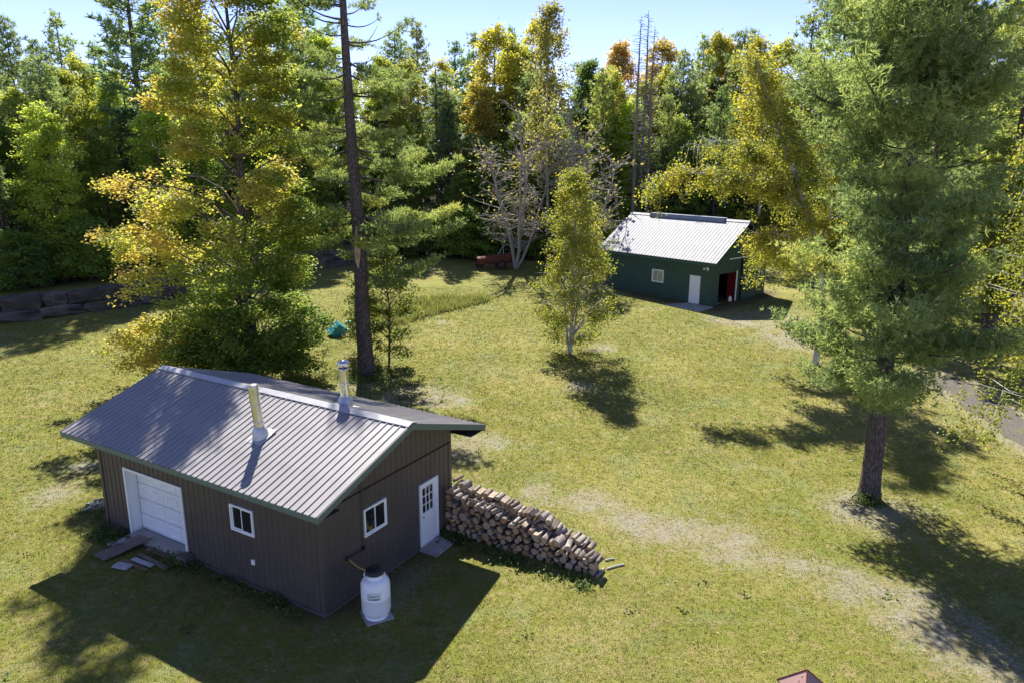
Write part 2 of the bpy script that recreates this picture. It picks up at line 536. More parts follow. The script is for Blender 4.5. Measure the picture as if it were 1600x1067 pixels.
def logbark():
    t = NT('log bark'); P = t.obco()
    mp = t.n('Mapping', {'Vector': P, 'Scale': (3, 14, 3)})
    n = t.noise(1.4, P, 5, .65)
    n2 = t.noise(2.2, mp.outputs[0], 4)
    rnd = t.n('ObjectInfo').outputs['Random']
    base = t.ramp(rnd, [(0, (.15, .12, .095)), (.4, (.28, .235, .20)), (.7, (.42, .375, .33)), (1, (.54, .49, .44))])
    c = t.mix(t.ramp(n, [(.38, (0, 0, 0)), (.62, (1, 1, 1))]), base, (.10, .075, .06))
    c = t.mix(t.math('MULTIPLY', n2, .4), c, (.3, .26, .22))
    return t.pbr(c, .9, 0, .12, t.bump(t.math('ADD', n, n2), .6, .03))


M['logbark'] = logbark()


M['split'] = plain('weathered split wood', (.34, .275, .205), .9, 0, .12, .35, 9.0, .4)


def stonemat():
    t = NT('grey brown boulder'); P = t.obco()
    n = t.noise(1.2, P, 6, .65); n2 = t.noise(6, P, 4)
    rnd = t.n('ObjectInfo').outputs['Random']
    base = t.ramp(rnd, [(0, (.11, .092, .08)), (.5, (.17, .14, .122)), (1, (.25, .205, .175))])
    c = t.mix(t.ramp(n, [(.35, (0, 0, 0)), (.65, (1, 1, 1))]), base, (.05, .047, .043))
    return t.pbr(c, .95, 0, .1, t.bump(t.math('ADD', n, t.math('MULTIPLY', n2, .4)), .6, .1))


M['stone'] = stonemat()

# ------------------------------------------------------------------ ground sheet
xs = np.unique(np.concatenate([np.linspace(-600, -90, 18), np.arange(-90, -48, 3.0), np.arange(-48, 48, .6), np.arange(48, 92, 3.0), np.linspace(92, 600, 18)]))
ys = np.unique(np.concatenate([np.linspace(-200, 0, 9), np.arange(0, 100, .6), np.arange(100, 140, 4), np.linspace(140, 900, 20)]))
XX, YY = np.meshgrid(xs, ys)
ZZ = ter(XX, YY)
g = Geo()
nx, ny = len(xs), len(ys)
ii = (np.arange(ny - 1)[:, None] * nx + np.arange(nx - 1)[None, :])
g.add(np.stack([XX, YY, ZZ], -1).reshape(-1, 3), np.stack([ii, ii + 1, ii + nx + 1, ii + nx], -1).reshape(-1, 4), 0, 0, True)
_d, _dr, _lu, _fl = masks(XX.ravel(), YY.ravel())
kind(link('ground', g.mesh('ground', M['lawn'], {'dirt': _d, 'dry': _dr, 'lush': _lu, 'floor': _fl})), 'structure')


# gravel driveway at the edge of the lawn
def strip(name, pts, w, mat, dz=.012):
    g = Geo(); P = np.array(pts, float)
    seg = np.concatenate([[0], np.cumsum(np.hypot(*np.diff(P, axis=0).T))])
    s = np.arange(0, seg[-1], .6)
    C = np.stack([np.interp(s, seg, P[:, 0]), np.interp(s, seg, P[:, 1])], 1)
    T = np.gradient(C, axis=0); T /= np.linalg.norm(T, axis=1)[:, None]
    N = np.stack([-T[:, 1], T[:, 0]], 1)
    k = np.linspace(-1, 1, 7)
    e = 1 + .8 * (fbm(s * .45, s * 0, 3) - .5)
    Q = C[:, None, :] + N[:, None, :] * (k[None, :] * w * e[:, None])[..., None]
    z = ter(Q[..., 0], Q[..., 1]) + dz
    V = np.concatenate([Q, z[..., None]], -1)
    i = np.arange(len(s) - 1)[:, None] * 7 + np.arange(6)[None, :]
    g.add(V.reshape(-1, 3), np.stack([i, i + 7, i + 8, i + 1], -1).reshape(-1, 4), 0, 0, True)
    return kind(obj(name, g, mat), 'structure')


def gravelmat():
    t = NT('gravel'); P = t.pos()
    n = t.noise(30, P, 4, .7); n2 = t.noise(1.1, P, 3)
    c = t.ramp(n, [(.3, (.075, .064, .056)), (.5, (.125, .11, .10)), (.75, (.2, .182, .168))])
    c = t.mix(t.ramp(n2, [(.45, (0, 0, 0)), (.7, (.8, .8, .8))]), c, (.16, .145, .07))
    return t.pbr(c, .95, 0, .1, t.bump(n, .8, .04))


M['gravel'] = gravelmat()
strip('driveway', DRIVE, 1.0, M['gravel'])


# ------------------------------------------------------------------ ribbed sheet siding and roofing
def siding(wall, x0, x1, z0, ztop, out, openings, mat, axis='x', off=0.0, pitch=.2286, per=4, rib=.018, name='siding_panel'):
    """vertical ribbed sheets on a wall; out: sign of the outward direction on the other axis; ztop(x)"""
    W = pitch * per
    prof = [(0, 0), (pitch * .06, rib), (pitch * .16, rib), (pitch * .22, 0)]
    n = int(math.ceil((x1 - x0) / W - 1e-6))
    for k in range(n):
        a = x0 + k * W; b = min(x1, a + W)
        br = {round(a, 5), round(b, 5)}
        for j in range(per):
            for px_, _ in prof:
                q = a + j * pitch + px_
                if a < q < b: br.add(round(q, 5))
        for o in openings:
            for q in (o[0], o[1]):
                if a < q < b: br.add(round(q, 5))
        br = sorted(br)

        def h(x):
            f = ((x - a) % pitch)
            return float(np.interp(f, [p[0] for p in prof] + [pitch], [p[1] for p in prof] + [0]))
        V = []; F = {0: [], 1: []}
        for p, q in zip(br[:-1], br[1:]):
            if q - p < 1e-4: continue
            mid = (p + q) / 2
            iv = [(z0, None)]
            for o in openings:
                if o[0] < mid < o[1]:
                    iv2 = []
                    for lo, hi in iv:
                        top = hi if hi is not None else 99
                        if o[2] > lo: iv2.append((lo, min(o[2], top)))
                        if o[3] < top: iv2.append((o[3], hi))
                    iv = [x for x in iv2 if x[1] is None or x[1] - x[0] > .01]
            for lo, hi in iv:
                grp_ = 1 if (lo > z0 + .01 and any(o[0] <= a + 1e-4 and o[1] >= b - 1e-4 for o in openings)) else 0
                hp, hq = (hi, hi) if hi is not None else (ztop(p), ztop(q))
                if hp - lo < .01 and hq - lo < .01: continue
                yp, yq = (off + out * (.012 + h(p + 1e-6))), (off + out * (.012 + h(q - 1e-6)))
                i = len(V)
                if axis == 'x': V += [(p, yp, lo), (q, yq, lo), (q, yq, hq), (p, yp, hp)]
                else: V += [(yp, p, lo), (yq, q, lo), (yq, q, hq), (yp, p, hp)]
                F[grp_].append((i, i + 1, i + 2, i + 3))
        for F_ in F.values():
            if F_:
                ix = sorted({k_ for f_ in F_ for k_ in f_}); mp_ = {k_: n_ for n_, k_ in enumerate(ix)}
                g = Geo(); g.add([V[k_] for k_ in ix], [tuple(mp_[k_] for k_ in f_) for f_ in F_]); obj(name, g, mat, wall)


def roof_sheets(parent, x0, x1, v0, v1, zf, mat, pitch=.2286, per=4, rib=.027):
    """ribs run along v; one shared mesh per slope; zf(v)"""
    W = pitch * per
    xs_ = []; hs = []
    for j in range(per):
        for px_, hh in ((0, 0), (.015, rib), (.04, rib), (.06, 0)):
            xs_.append(j * pitch + px_); hs.append(hh)
    xs_.append(W); hs.append(0)
    sl_ = (zf(v1) - zf(v0)) / (v1 - v0)
    nv = Vector((0, -sl_, 1)).normalized()
    V = []; F = []
    for x, h_ in zip(xs_, hs):
        for v in (v0, v1):
            V.append((x, v + nv.y * h_, zf(v) + nv.z * h_))
    for i in range(len(xs_) - 1):
        q = (2 * i, 2 * i + 2, 2 * i + 3, 2 * i + 1)
        F.append(q)
    g = Geo(); g.add(V, F); me = g.mesh('roof_panel', mat)
    n = int(math.floor((x1 - x0) / W + 1e-6))
    for k in range(n):
        link('roof_panel', me, parent, (x0 + k * W, 0, 0))
    rest = (x1 - x0) - n * W
    if rest > .02:
        keep = [i for i, x in enumerate(xs_) if x < rest]
        V2 = [V[2 * i + d] for i in keep for d in (0, 1)] + [(rest, v0, zf(v0)), (rest, v1, zf(v1))]
        g = Geo(); g.add(V2, [(2 * i, 2 * i + 2, 2 * i + 3, 2 * i + 1) for i in range(len(keep))])
        obj('roof_panel', g, mat, parent, (x0 + n * W, 0, 0))


def window(parent, axis, a0, a1, z0, z1, off, out, rot_sash=True):
    """slider window standing on a wall plane; axis along x or y"""
    def bx(g, p0, p1, q0, q1, d0, d1):
        lo, hi = sorted((off + out * d0, off + out * d1))
        if axis == 'x': g.box(p0, p1, lo, hi, q0, q1)
        else: g.box(lo, hi, p0, p1, q0, q1)
    f = Geo(); t = .055
    bx(f, a0, a1, z0, z0 + t, -.05, .06); bx(f, a0, a1, z1 - t, z1, -.05, .06)
    bx(f, a0, a0 + t, z0 + t, z1 - t, -.05, .06); bx(f, a1 - t, a1, z0 + t, z1 - t, -.05, .06)
    w = obj('window', f, M['vinyl'], parent)
    m = (a0 + a1) / 2
    for k, (p0, p1, d) in enumerate(((a0 + t, m + .02, .0), (m - .02, a1 - t, .022))):
        s = Geo(); e = .03
        bx(s, p0, p1, z0 + t, z0 + t + e, d, d + .02); bx(s, p0, p1, z1 - t - e, z1 - t, d, d + .02)
        bx(s, p0, p0 + e, z0 + t + e, z1 - t - e, d, d + .02); bx(s, p1 - e, p1, z0 + t + e, z1 - t - e, d, d + .02)
        obj('sash', s, M['vinyl'], w)
        gl = Geo(); bx(gl, p0 + e, p1 - e, z0 + t + e, z1 - t - e, d + .006, d + .012)
        obj('pane', gl, M['glass'], w)
    return w


# ------------------------------------------------------------------ brown garage
ga = thing('garage', 'brown steel sided garage with grey ribbed roof, two chimneys and white doors', 'garage', (GC[0], GC[1], 0), GTH)
gsl = (GR - GH) / (GW / 2)


def groof(v):
    return GH + gsl * v if v <= GW / 2 else GH + gsl * (GW - v)


GT = .16           # roof build-up
WTOP = GH - GT - .02
# openings
od = (-8.30, -5.48, .08, 2.24); fw = (-3.37, -2.45, 1.59, 2.37); gwn = (1.54, 2.46, 1.545, 2.36); pd = (3.98, 4.88, .03, 2.10)
wl = Geo()        # front wall core with the door opening
t_ = .14
for (a, b, z0, z1) in ((-GL, od[0], -.4, WTOP), (od[1], 0, -.4, WTOP), (od[0], od[1], od[3], WTOP), (od[0], od[1], -.4, od[2])):
    wl.box(a, b, 0, t_, z0, z1)
w1 = obj('wall', wl, M['siding'], ga)
siding(w1, -GL, 0, .06, lambda x: WTOP, -1, [od, fw], M['siding'])
wl = Geo()        # gable wall core (pentagon) at x = 0
zr = groof(GW / 2) - GT - .02
pent = [(0, -.4), (GW, -.4), (GW, WTOP), (GW / 2, zr), (0, WTOP)]
V = [(-.004, y, z) for y, z in pent] + [(-.144, y, z) for y, z in pent]
V = [(x, min(max(y, t_ + .002), GW - .002), z) for x, y, z in V]
wl.add(V, [(0, 1, 2, 3, 4)]); wl.add(V, [(9, 8, 7, 6, 5)]); wl.add(V, [(i, i + 5, (i + 1) % 5 + 5, (i + 1) % 5) for i in range(5)])
w2 = obj('wall', wl, M['siding'], ga)
siding(w2, .0, GW, .06, lambda y: 2.92, 1, [gwn, pd], M['siding'], 'y')
siding(w2, .0, GW, 2.96, lambda y: groof(y) - GT - .01, 1, [], M['siding'], 'y', .012)
wl = Geo(); V2 = [(x - GL + .148, y, z) for x, y, z in V]
wl.add(V2, [(0, 1, 2, 3, 4)]); wl.add(V2, [(9, 8, 7, 6, 5)]); wl.add(V2, [(i, i + 5, (i + 1) % 5 + 5, (i + 1) % 5) for i in range(5)])
w3 = obj('wall', wl, M['siding'], ga)
siding(w3, 0, GW, .06, lambda y: groof(y) - GT - .01, -1, [], M['siding'], 'y', -GL)
wl = Geo(); wl.box(-GL + .15, -.15, GW - t_, GW - .001, -.4, WTOP)
w4 = obj('wall', wl, M['siding'], ga)
siding(w4, -GL, 0, .06, lambda x: WTOP, 1, [], M['siding'], 'x', GW)
b = Geo(); b.box(-GL - .02, .02, -.045, -.002, -.4, .055); b.box(.004, .045, 0, GW, -.4, .055)
obj('foundation', b, plain('dark concrete footing', (.11, .10, .09), .9), ga)  # footing in a darker tone than the other concrete
b = Geo(); b.box(.034, .05, .03, GW, 2.925, 2.955)
obj('drip_trim', b, M['dark'], ga)
for (cx_, cy_) in ((0, 0), (0, GW), (-GL, 0), (-GL, GW)):
    b = Geo(); sx_ = 1 if cx_ == 0 else -1; sy_ = 1 if cy_ > 0 else -1
    x0, x1 = sorted((cx_ + sx_ * .036, cx_ - sx_ * .10)); y0, y1 = sorted((cy_ + sy_ * .036, cy_ - sy_ * .10))
    ya, yb = sorted((cy_ + sy_ * .034, cy_ + sy_ * .040)); xa, xb = sorted((cx_ + sx_ * .034, cx_ + sx_ * .040))
    b.box(x0, x1, ya, yb, .06, WTOP); b.box(xa, xb, min(y0, y1), max(y0, y1), .06, WTOP)
    obj('corner_trim', b, M['siding'], ga)
# roof slab + sheets
X0, X1 = -GL - GOL, GOR
rf = Geo()
he = groof(-GOE)
for sgn in (0, 1):
    va, vb = ((-GOE, GW / 2) if sgn == 0 else (GW + GOE, GW / 2))
    za, zb = he - .015, GR - .015
    rf.add([(X0 + .02, va, za), (X1 - .02, va, za), (X1 - .02, vb, zb), (X0 + .02, vb, zb), (X0 + .02, va, za - GT + .04), (X1 - .02, va, za - GT + .04), (X1 - .02, vb, zb - GT + .04), (X0 + .02, vb, zb - GT + .04)],
           [(0, 1, 2, 3), (4, 7, 6, 5), (0, 4, 5, 1), (1, 5, 6, 2), (0, 3, 7, 4)] if sgn == 0 else [(0, 3, 2, 1), (4, 5, 6, 7), (0, 1, 5, 4), (1, 2, 6, 5), (0, 4, 7, 3)])
ro = obj('roof', rf, M['roofbrown'], ga)
roof_sheets(ro, X0, X1, -GOE - .02, GW / 2, lambda v: GH + gsl * v, M['roofbrown'])
roof_sheets(ro, X0, X1, GW / 2, GW + GOE + .02, lambda v: GH + gsl * (GW - v), M['roofbrown'])
rc = Geo(); wv = .19
for sgn in (-1, 1):
    y1 = GW / 2 + sgn * wv
    rc.add([(X0 - .01, GW / 2, GR + .052), (X1 + .01, GW / 2, GR + .052), (X1 + .01, y1, GR - gsl * wv + .042), (X0 - .01, y1, GR - gsl * wv + .042), (X0 - .01, y1, GR - gsl * wv + .02), (X1 + .01, y1, GR - gsl * wv + .02)],
           [(0, 3, 2, 1), (3, 4, 5, 2)] if sgn > 0 else [(0, 1, 2, 3), (3, 2, 5, 4)])
obj('ridge_cap', rc, M['ridge'], ro)
fa = Geo(); fa.box(X0, X1, -GOE - .03, -GOE - .002, he - .165, he - .012); obj('fascia', fa, M['trimgreen'], ga)
fa = Geo(); fa.box(X0, X1, GW + GOE + .002, GW + GOE + .03, he - .165, he - .012); obj('fascia', fa, M['trimgreen'], ga)
for xa, xb in ((X1 - .018, X1 + .012), (X0 - .012, X0 + .018)):
    for sgn in (0, 1):
        va, vb = (-GOE - .032, GW / 2) if sgn == 0 else (GW + GOE + .032, GW / 2)
        za, zb = groof(min(va, GW - va) if sgn else va), GR
        fa = Geo()
        if sgn == 0: fa.hexa([(xa, va, za - .17), (xb, va, za - .17), (xb, vb, zb - .17), (xa, vb, zb - .17), (xa, va, za + .012), (xb, va, za + .012), (xb, vb, zb + .012), (xa, vb, zb + .012)])
        else: fa.hexa([(xb, va, za - .17), (xa, va, za - .17), (xa, vb, zb - .17), (xb, vb, zb - .17), (xb, va, za + .012), (xa, va, za + .012), (xa, vb, zb + .012), (xb, vb, zb + .012)])
        obj('rake_trim', fa, M['trimgreen'], ga)
for va, vb in ((-GOE, -.04), (GW + .04, GW + GOE)):
    sf = Geo(); sf.box(X0 + .02, X1 - .02, va, vb, he - .17, he - .15); obj('soffit', sf, M['siding'], ga)
# overhead door, recessed
gd = Geo()
gd.box(od[0] - .0, od[0] + .075, -.05, -.02, od[2], od[3] + .07); gd.box(od[1] - .075, od[1], -.05, -.02, od[2], od[3] + .07); gd.box(od[0] + .075, od[1] - .075, -.05, -.02, od[3] - .005, od[3] + .07)
gd.box(od[0] + .002, od[0] + .03, -.019, .34, od[2], od[3]); gd.box(od[1] - .03, od[1] - .002, -.019, .34, od[2], od[3]); gd.box(od[0] + .03, od[1] - .03, -.019, .34, od[3] - .03, od[3] - .002)
obj('door_frame', gd, M['white'], ga)
sb = Geo(); sb.box(od[0] + .03, od[1] - .03, -.22, .36, -.2, .085); obj('sill', sb, M['concrete'], ga)
db = Geo(); dx0, dx1 = od[0] + .03, od[1] - .03; rows = 4; rh = (od[3] - .03 - .10) / rows
for k in range(rows):
    db.box(dx0, dx1, .35, .385, .10 + k * rh + .009, .10 + (k + 1) * rh - .009)
dr = obj('garage_door', db, M['doorwhite'], ga)
bk_ = Geo(); bk_.box(dx0, dx1, .386, .40, .09, .10 + rows * rh); obj('joint_shade_sheet', bk_, M['dark'], dr)  # added black sheet, stands in for the shade in the section joints
pw = (dx1 - dx0) / 4
for k in range(rows):
    for c in range(4):
        a0, a1, b0, b1 = dx0 + c * pw + .09, dx0 + (c + 1) * pw - .09, .10 + k * rh + .1, .10 + (k + 1) * rh - .1
        p = Geo()
        V = [(a0, .349, b0), (a1, .349, b0), (a1, .349, b1), (a0, .349, b1), (a0 + .03, .318, b0 + .03), (a1 - .03, .318, b0 + .03), (a1 - .03, .318, b1 - .03), (a0 + .03, .318, b1 - .03), ]
        i4 = [(x + (.03 if x < (a0 + a1) / 2 else -.03), .34, z + (.03 if z < (b0 + b1) / 2 else -.03)) for x, _, z in V[4:]]
        V = V + i4
        p.add(V, [(0, 1, 5, 4), (1, 2, 6, 5), (2, 3, 7, 6), (3, 0, 4, 7), (4, 5, 9, 8), (5, 6, 10, 9), (6, 7, 11, 10), (7, 4, 8, 11), (8, 9, 10, 11)])
        obj('door_panel', p, M['doorwhite'], dr)
window(ga, 'x', *fw[:2], *fw[2:], -.012, -1)
window(ga, 'y', *gwn[:2], *gwn[2:], .012, 1)
# entry door
e = Geo(); f_ = .06
e.box(.012, .07, pd[0], pd[0] + f_, pd[2], pd[3]); e.box(.012, .07, pd[1] - f_, pd[1], pd[2], pd[3]); e.box(.012, .07, pd[0] + f_, pd[1] - f_, pd[3] - f_, pd[3]); 
obj('door_frame', e, M['vinyl'], ga)
e = Geo(); e.box(.012, .10, pd[0] + f_, pd[1] - f_, pd[2], pd[2] + .05); obj('threshold', e, M['galv'], ga)
y0, y1 = pd[0] + f_, pd[1] - f_; zb_, zt_ = pd[2] + .05, pd[3] - f_
lx0, lx1, lz0, lz1 = y0 + .07, y1 - .19, 1.13, 1.93
e = Geo()
e.box(.013, .045, y0, lx0, zb_, zt_); e.box(.013, .045, lx1, y1, zb_, zt_); e.box(.013, .045, lx0, lx1, zb_, lz0); e.box(.013, .045, lx0, lx1, lz1, zt_)
ed = obj('door', e, M['doorwhite'], ga)
for k in range(1, 3):
    m_ = lx0 + (lx1 - lx0) * k / 3; n_ = lz0 + (lz1 - lz0) * k / 3
    e = Geo(); e.box(.024, .048, m_ - .013, m_ + .013, lz0, lz1); obj('muntin', e, M['vinyl'], ed)
    e = Geo()
    for q in range(3):
        e.box(.025, .047, lx0 + (lx1 - lx0) * q / 3 + .0131, lx0 + (lx1 - lx0) * (q + 1) / 3 - .0131, n_ - .013, n_ + .013)
    obj('muntin', e, M['vinyl'], ed)
for r_ in range(3):
    for c_ in range(3):
        e = Geo(); e.box(.016, .022, lx0 + (lx1 - lx0) * c_ / 3 + .008, lx0 + (lx1 - lx0) * (c_ + 1) / 3 - .008, lz0 + (lz1 - lz0) * r_ / 3 + .008, lz0 + (lz1 - lz0) * (r_ + 1) / 3 - .008)
        obj('pane', e, M['glass'], ed)
for c_ in range(2):
    a0 = y0 + .1 + c_ * (y1 - y0 - .1) / 2; a1 = a0 + (y1 - y0 - .3) / 2
    e = Geo(); e.box(.046, .055, a0, a1, .28, .98); obj('door_panel', e, M['doorwhite'], ed)
e = Geo(); e.lathe([(0, .07), (.02, .068), (.028, .05), (.02, .03), (.012, .0)], 10)
hm = e.mesh('handle', M['steel']); h_ = link('handle', hm, ed, (.045, y0 + .06, 1.02)); h_.rotation_euler = (0, R(90), 0)
e = Geo(); e.box(-2.68, -2.56, -.05, -.012, .71, .86); e.box(-2.65, -2.59, -.056, -.05, .73, .84)
obj('outlet_box', e, M['vinyl'], ga)
e = Geo(); e.tube([(.06, 1.47, 1.30), (.06, 1.50, 3.3)], .014, 6); obj('conduit', e, M['siding'], ga)
e = Geo(); e.tube([(.09, .80, 1.30), (.09, 1.44, 1.27)], .014, 8); e.tube([(.09, .80, 1.25), (.09, .80, 1.35)], .032, 8); e.box(.03, .11, 1.42, 1.49, 1.23, 1.33)
obj('gas_pipe', e, M['black'], ga)


def chimney(u_, v_, h, rad, cap, mat, tilt):
    zb = groof(v_); s_ = -gsl if v_ > GW / 2 else gsl
    root = Geo()
    path = [(0, 0, -.1), (0, 0, h * .5), (0, 0, h)]
    root.tube(path, rad, 20, cap=True)
    for zz in (h * .28, h * .62):
        root.lathe([(rad + .004, zz), (rad + .012, zz + .012), (rad + .012, zz + .03), (rad + .004, zz + .042)], 20)
    c = obj('chimney', root, mat, ga, (u_, v_, zb)); c.rotation_euler = (tilt[0], tilt[1], 0)
    f = Geo()
    n = 20; an = np.arange(n) * 2 * math.pi / n
    rb = rad * 1.75; V = []
    for r_, top in ((rb, 0), (rad * 1.5, .22), (rad * 1.04, .32)):
        for a_ in an:
            V.append((r_ * math.cos(a_), r_ * math.sin(a_), (s_ * r_ * math.sin(a_) + .035) if top == 0 else top))
    F = [(k * n + i, k * n + (i + 1) % n, (k + 1) * n + (i + 1) % n, (k + 1) * n + i) for k in range(2) for i in range(n)]
    f.add(V, F, 0, 0, True)
    w_ = rad * 2.3
    f.add([(x, y, s_ * y + .036) for x, y in ((-w_, -w_), (w_, -w_), (w_, w_), (-w_, w_))] + [(x, y, s_ * y + .02) for x, y in ((-w_, -w_), (w_, -w_), (w_, w_), (-w_, w_))], [(0, 1, 2, 3), (0, 4, 5, 1), (1, 5, 6, 2), (2, 6, 7, 3), (3, 7, 4, 0)])
    obj('flashing', f, M['galv'], c)
    cg = Geo()
    if cap:
        cg.lathe([(rad * .9, h + .0), (rad * 1.25, h + .02), (rad * 1.25, h + .05), (rad * 1.0, h + .06)], 20)
        for a_ in range(6):
            x, y = math.cos(a_ * math.pi / 3) * rad * .95, math.sin(a_ * math.pi / 3) * rad * .95
            cg.tube([(x, y, h), (x, y, h + .16)], .012, 5)
        cg.lathe([(rad * 1.22, h + .12), (rad * 1.38, h + .14), (rad * 1.38, h + .22), (rad * 1.1, h + .27), (.0, h + .30)], 20)
    else:
        cg.lathe([(rad * 1.03, h - .16), (rad * 1.05, h - .02), (rad * 1.02, h + .012), (0, h + .02)], 20)
        cg.tube([(rad * .8, -rad * .75, h - .22), (rad * .8, -rad * .85, h - .12)], .02, 6)
    obj('chimney_cap', cg, mat, c)
    return c


c1 = chimney(-3.15, 1.02, 1.52, .135, False, M['steelwarm'], (R(3.5), R(-2.5)))
c1['label'] = 'capped tan steel chimney leaning slightly on the near slope'
c2 = chimney(-2.15, 3.35, 1.12, .135, True, M['steel'], (0, 0))
c2['label'] = 'shiny steel chimney with round vented cap at the ridge'
g0 = lambda u_, v_: (GC[0] + u_ * math.cos(GTH) - v_ * math.sin(GTH), GC[1] + u_ * math.sin(GTH) + v_ * math.cos(GTH))

# door slab
s_ = Geo(); s_.hexa([(.08, 3.86, -.1), (.72, 3.84, -.1), (.70, 4.78, -.1), (.08, 4.82, -.1), (.08, 3.86, .075), (.72, 3.84, .065), (.70, 4.78, .065), (.08, 4.82, .075)])
tag(obj('door_slab', s_, M['concrete'], None, (GC[0], GC[1], 0), GTH), 'small grey slab step lying before the white entry door with nine panes', 'step')


# ------------------------------------------------------------------ planks, block and ladder by the overhead door
def plank(u_, v_, rot, L, Wd, th, mat, label, z=.03, tilt=0, grp='old boards lying before the overhead door'):
    g = Geo()
    rr = random.Random(int((u_ + 20) * 991))
    e = [rr.uniform(-.02, .02) for _ in range(4)]
    g.hexa([(0, 0, 0), (L + e[0], 0, 0), (L + e[1], Wd, 0), (e[2], Wd, 0), (0, 0, th), (L + e[0], 0, th), (L + e[1], Wd, th), (e[2], Wd, th)])
    x, y = g0(u_, v_)
    o = obj('plank', g, mat, None, (x, y, z)); o.rotation_euler = (0, tilt, GTH + rot)
    return tag(o, label, 'plank', grp)


plank(-7.72, -1.42, R(82), 1.35, .26, .04, M['woodgrey'], 'wide worn brown ramp board, closer to the garage corner, running out from the door sill', .06, R(-4))
plank(-7.43, -1.46, R(82), 1.38, .27, .04, M['woodgrey'], 'wide worn brown ramp board beside the fallen strips, running out from the door sill', .065, R(-4))
plank(-8.02, -.85, R(80), .55, .30, .05, M['woodpale'], 'short grey board scrap tucked along the outer side of the ramp boards', .03)
plank(-7.0, -.42, R(2), 1.35, .15, .04, M['woodred'], 'dark red brown strip closest to the garage door sill', .03)
plank(-6.95, -.72, R(-3), 1.45, .13, .04, M['woodgrey'], 'long brown strip lying second out from the door sill', .03)
plank(-6.85, -.98, R(3), .85, .15, .04, M['woodpale'], 'peeling white strip in the middle of the board litter', .03)
plank(-6.98, -1.16, R(2), 1.0, .10, .04, M['woodred'], 'thin red brown strip just outside the peeling white strip', .025)
plank(-6.95, -1.50, R(14), .5, .26, .05, M['woodpale'], 'square pale grey board end lying farthest out on the grass', .03)
s_ = Geo(); s_.hexa([(-.2, -.16, -.05), (.2, -.18, -.05), (.22, .16, -.05), (-.2, .15, -.05), (-.17, -.13, .27), (.18, -.15, .25), (.19, .13, .27), (-.17, .12, .28)])
x, y = g0(-5.42, -.22); tag(obj('stone_block', s_, M['stone'], None, (x, y, 0), GTH + .2), 'squat grey stone block beside the foot of the overhead door frame', 'block')
la = Geo()
lad = thing('ladder', 'old aluminium extension ladder lying behind the far corner of the garage', 'ladder', g0(-11.05, .05) + (.05,), GTH + R(52))
for yy in (0, .38):
    r_ = Geo(); r_.box(0, 3.6, yy, yy + .035, 0, .10); r_.box(.25, 3.8, yy + .036, yy + .066, .11, .2); obj('rail', r_, M['alu'], lad)
for k in range(12):
    r_ = Geo(); r_.tube([(.15 + k * .3, .02, .06), (.15 + k * .3, .40, .06)], .018, 6); r_.tube([(.4 + k * .3, .05, .155), (.4 + k * .3, .40, .155)], .018, 6); obj('rung', r_, M['alu'], lad)

# ------------------------------------------------------------------ propane tank
tx, ty = g0(1.10, .72)
tk = thing('propane_tank', 'white upright propane tank with black lid standing beside the brown garage', 'propane tank', (tx, ty, .0), R(0))
b = Geo(); r_ = .375
prof = [(0, .08), (.18, .085), (.30, .11), (.352, .16), (r_, .24), (r_, .60), (r_ + .003, .605), (r_ + .003, .615), (r_, .62), (r_, .96), (.345, 1.05), (.28, 1.11), (.17, 1.15), (0, 1.165)]
b.lathe(prof, 40); obj('body', b, M['tank'], tk)
b = Geo(); b.lathe([(.30, .02), (.30, .12), (.29, .12), (.29, .02)], 32); obj('foot_ring', b, M['tank'], tk)
b = Geo(); b.lathe([(.215, 1.10), (.215, 1.25), (.205, 1.25), (.205, 1.10)], 32); obj('collar', b, M['tank'], tk)
b = Geo(); b.lathe([(.225, 1.245), (.235, 1.25), (.24, 1.28), (.22, 1.345), (.12, 1.375), (0, 1.38)], 32); obj('lid', b, M['black'], tk)
for sx_ in (-1, 1):
    b = Geo(); b.tube([(sx_ * .24, -.04, 1.12), (sx_ * .27, -.05, 1.22), (sx_ * .25, -.02, 1.28), (sx_ * .235, .02, 1.22)], .014, 6); obj('lifting_lug', b, M['tank'], tk)
AN = math.atan2(-ty, -tx) + R(6)          # the label faces the lawn


def curved(a0, a1, z0, z1, rr, n=10):
    V = []; F = []
    for i in range(n + 1):
        a_ = a0 + (a1 - a0) * i / n
        for z in (z0, z1): V.append((rr * math.cos(a_), rr * math.sin(a_), z))
    for i in range(n): F.append((2 * i, 2 * i + 2, 2 * i + 3, 2 * i + 1))
    return V, F


AL = AN - R(14)
hw = .165 / r_
b = Geo(); b.add(*curved(AL - hw, AL + hw, .68, .86, r_ + .002)); lb = obj('name_plate', b, M['tank'], tk)
b = Geo()
for z in (.68, .852): b.add(*curved(AL - hw, AL + hw, z, z + .009, r_ + .004))
for a_ in (AL - hw, AL + hw - .02): b.add(*curved(a_, a_ + .02, .68, .86, r_ + .004, 2))
obj('plate_border', b, M['black'], lb)
for txt, zc, sz in (('Eastern', .768, .088), ('Propane', .692, .082)):
    cu = bpy.data.curves.new('lettering', 'FONT'); cu.body = txt; cu.size = sz; cu.align_x = 'CENTER'; cu.offset = .0015; cu.resolution_u = 3
    to = bpy.data.objects.new('tmp', cu); COL.objects.link(to)
    dg = bpy.context.evaluated_depsgraph_get(); me = bpy.data.meshes.new_from_object(to.evaluated_get(dg))
    bpy.data.objects.remove(to)
    for v_ in me.vertices:
        a_ = AL + v_.co.x / r_
        v_.co = Vector(((r_ + .005) * math.cos(a_), (r_ + .005) * math.sin(a_), zc + v_.co.y))
    me.materials.clear(); me.materials.append(M['black'])
    me.name = 'lettering'
    link('lettering', me, lb)
s_ = Geo(); s_.box(-.36, .36, -.36, .36, -.05, .03)
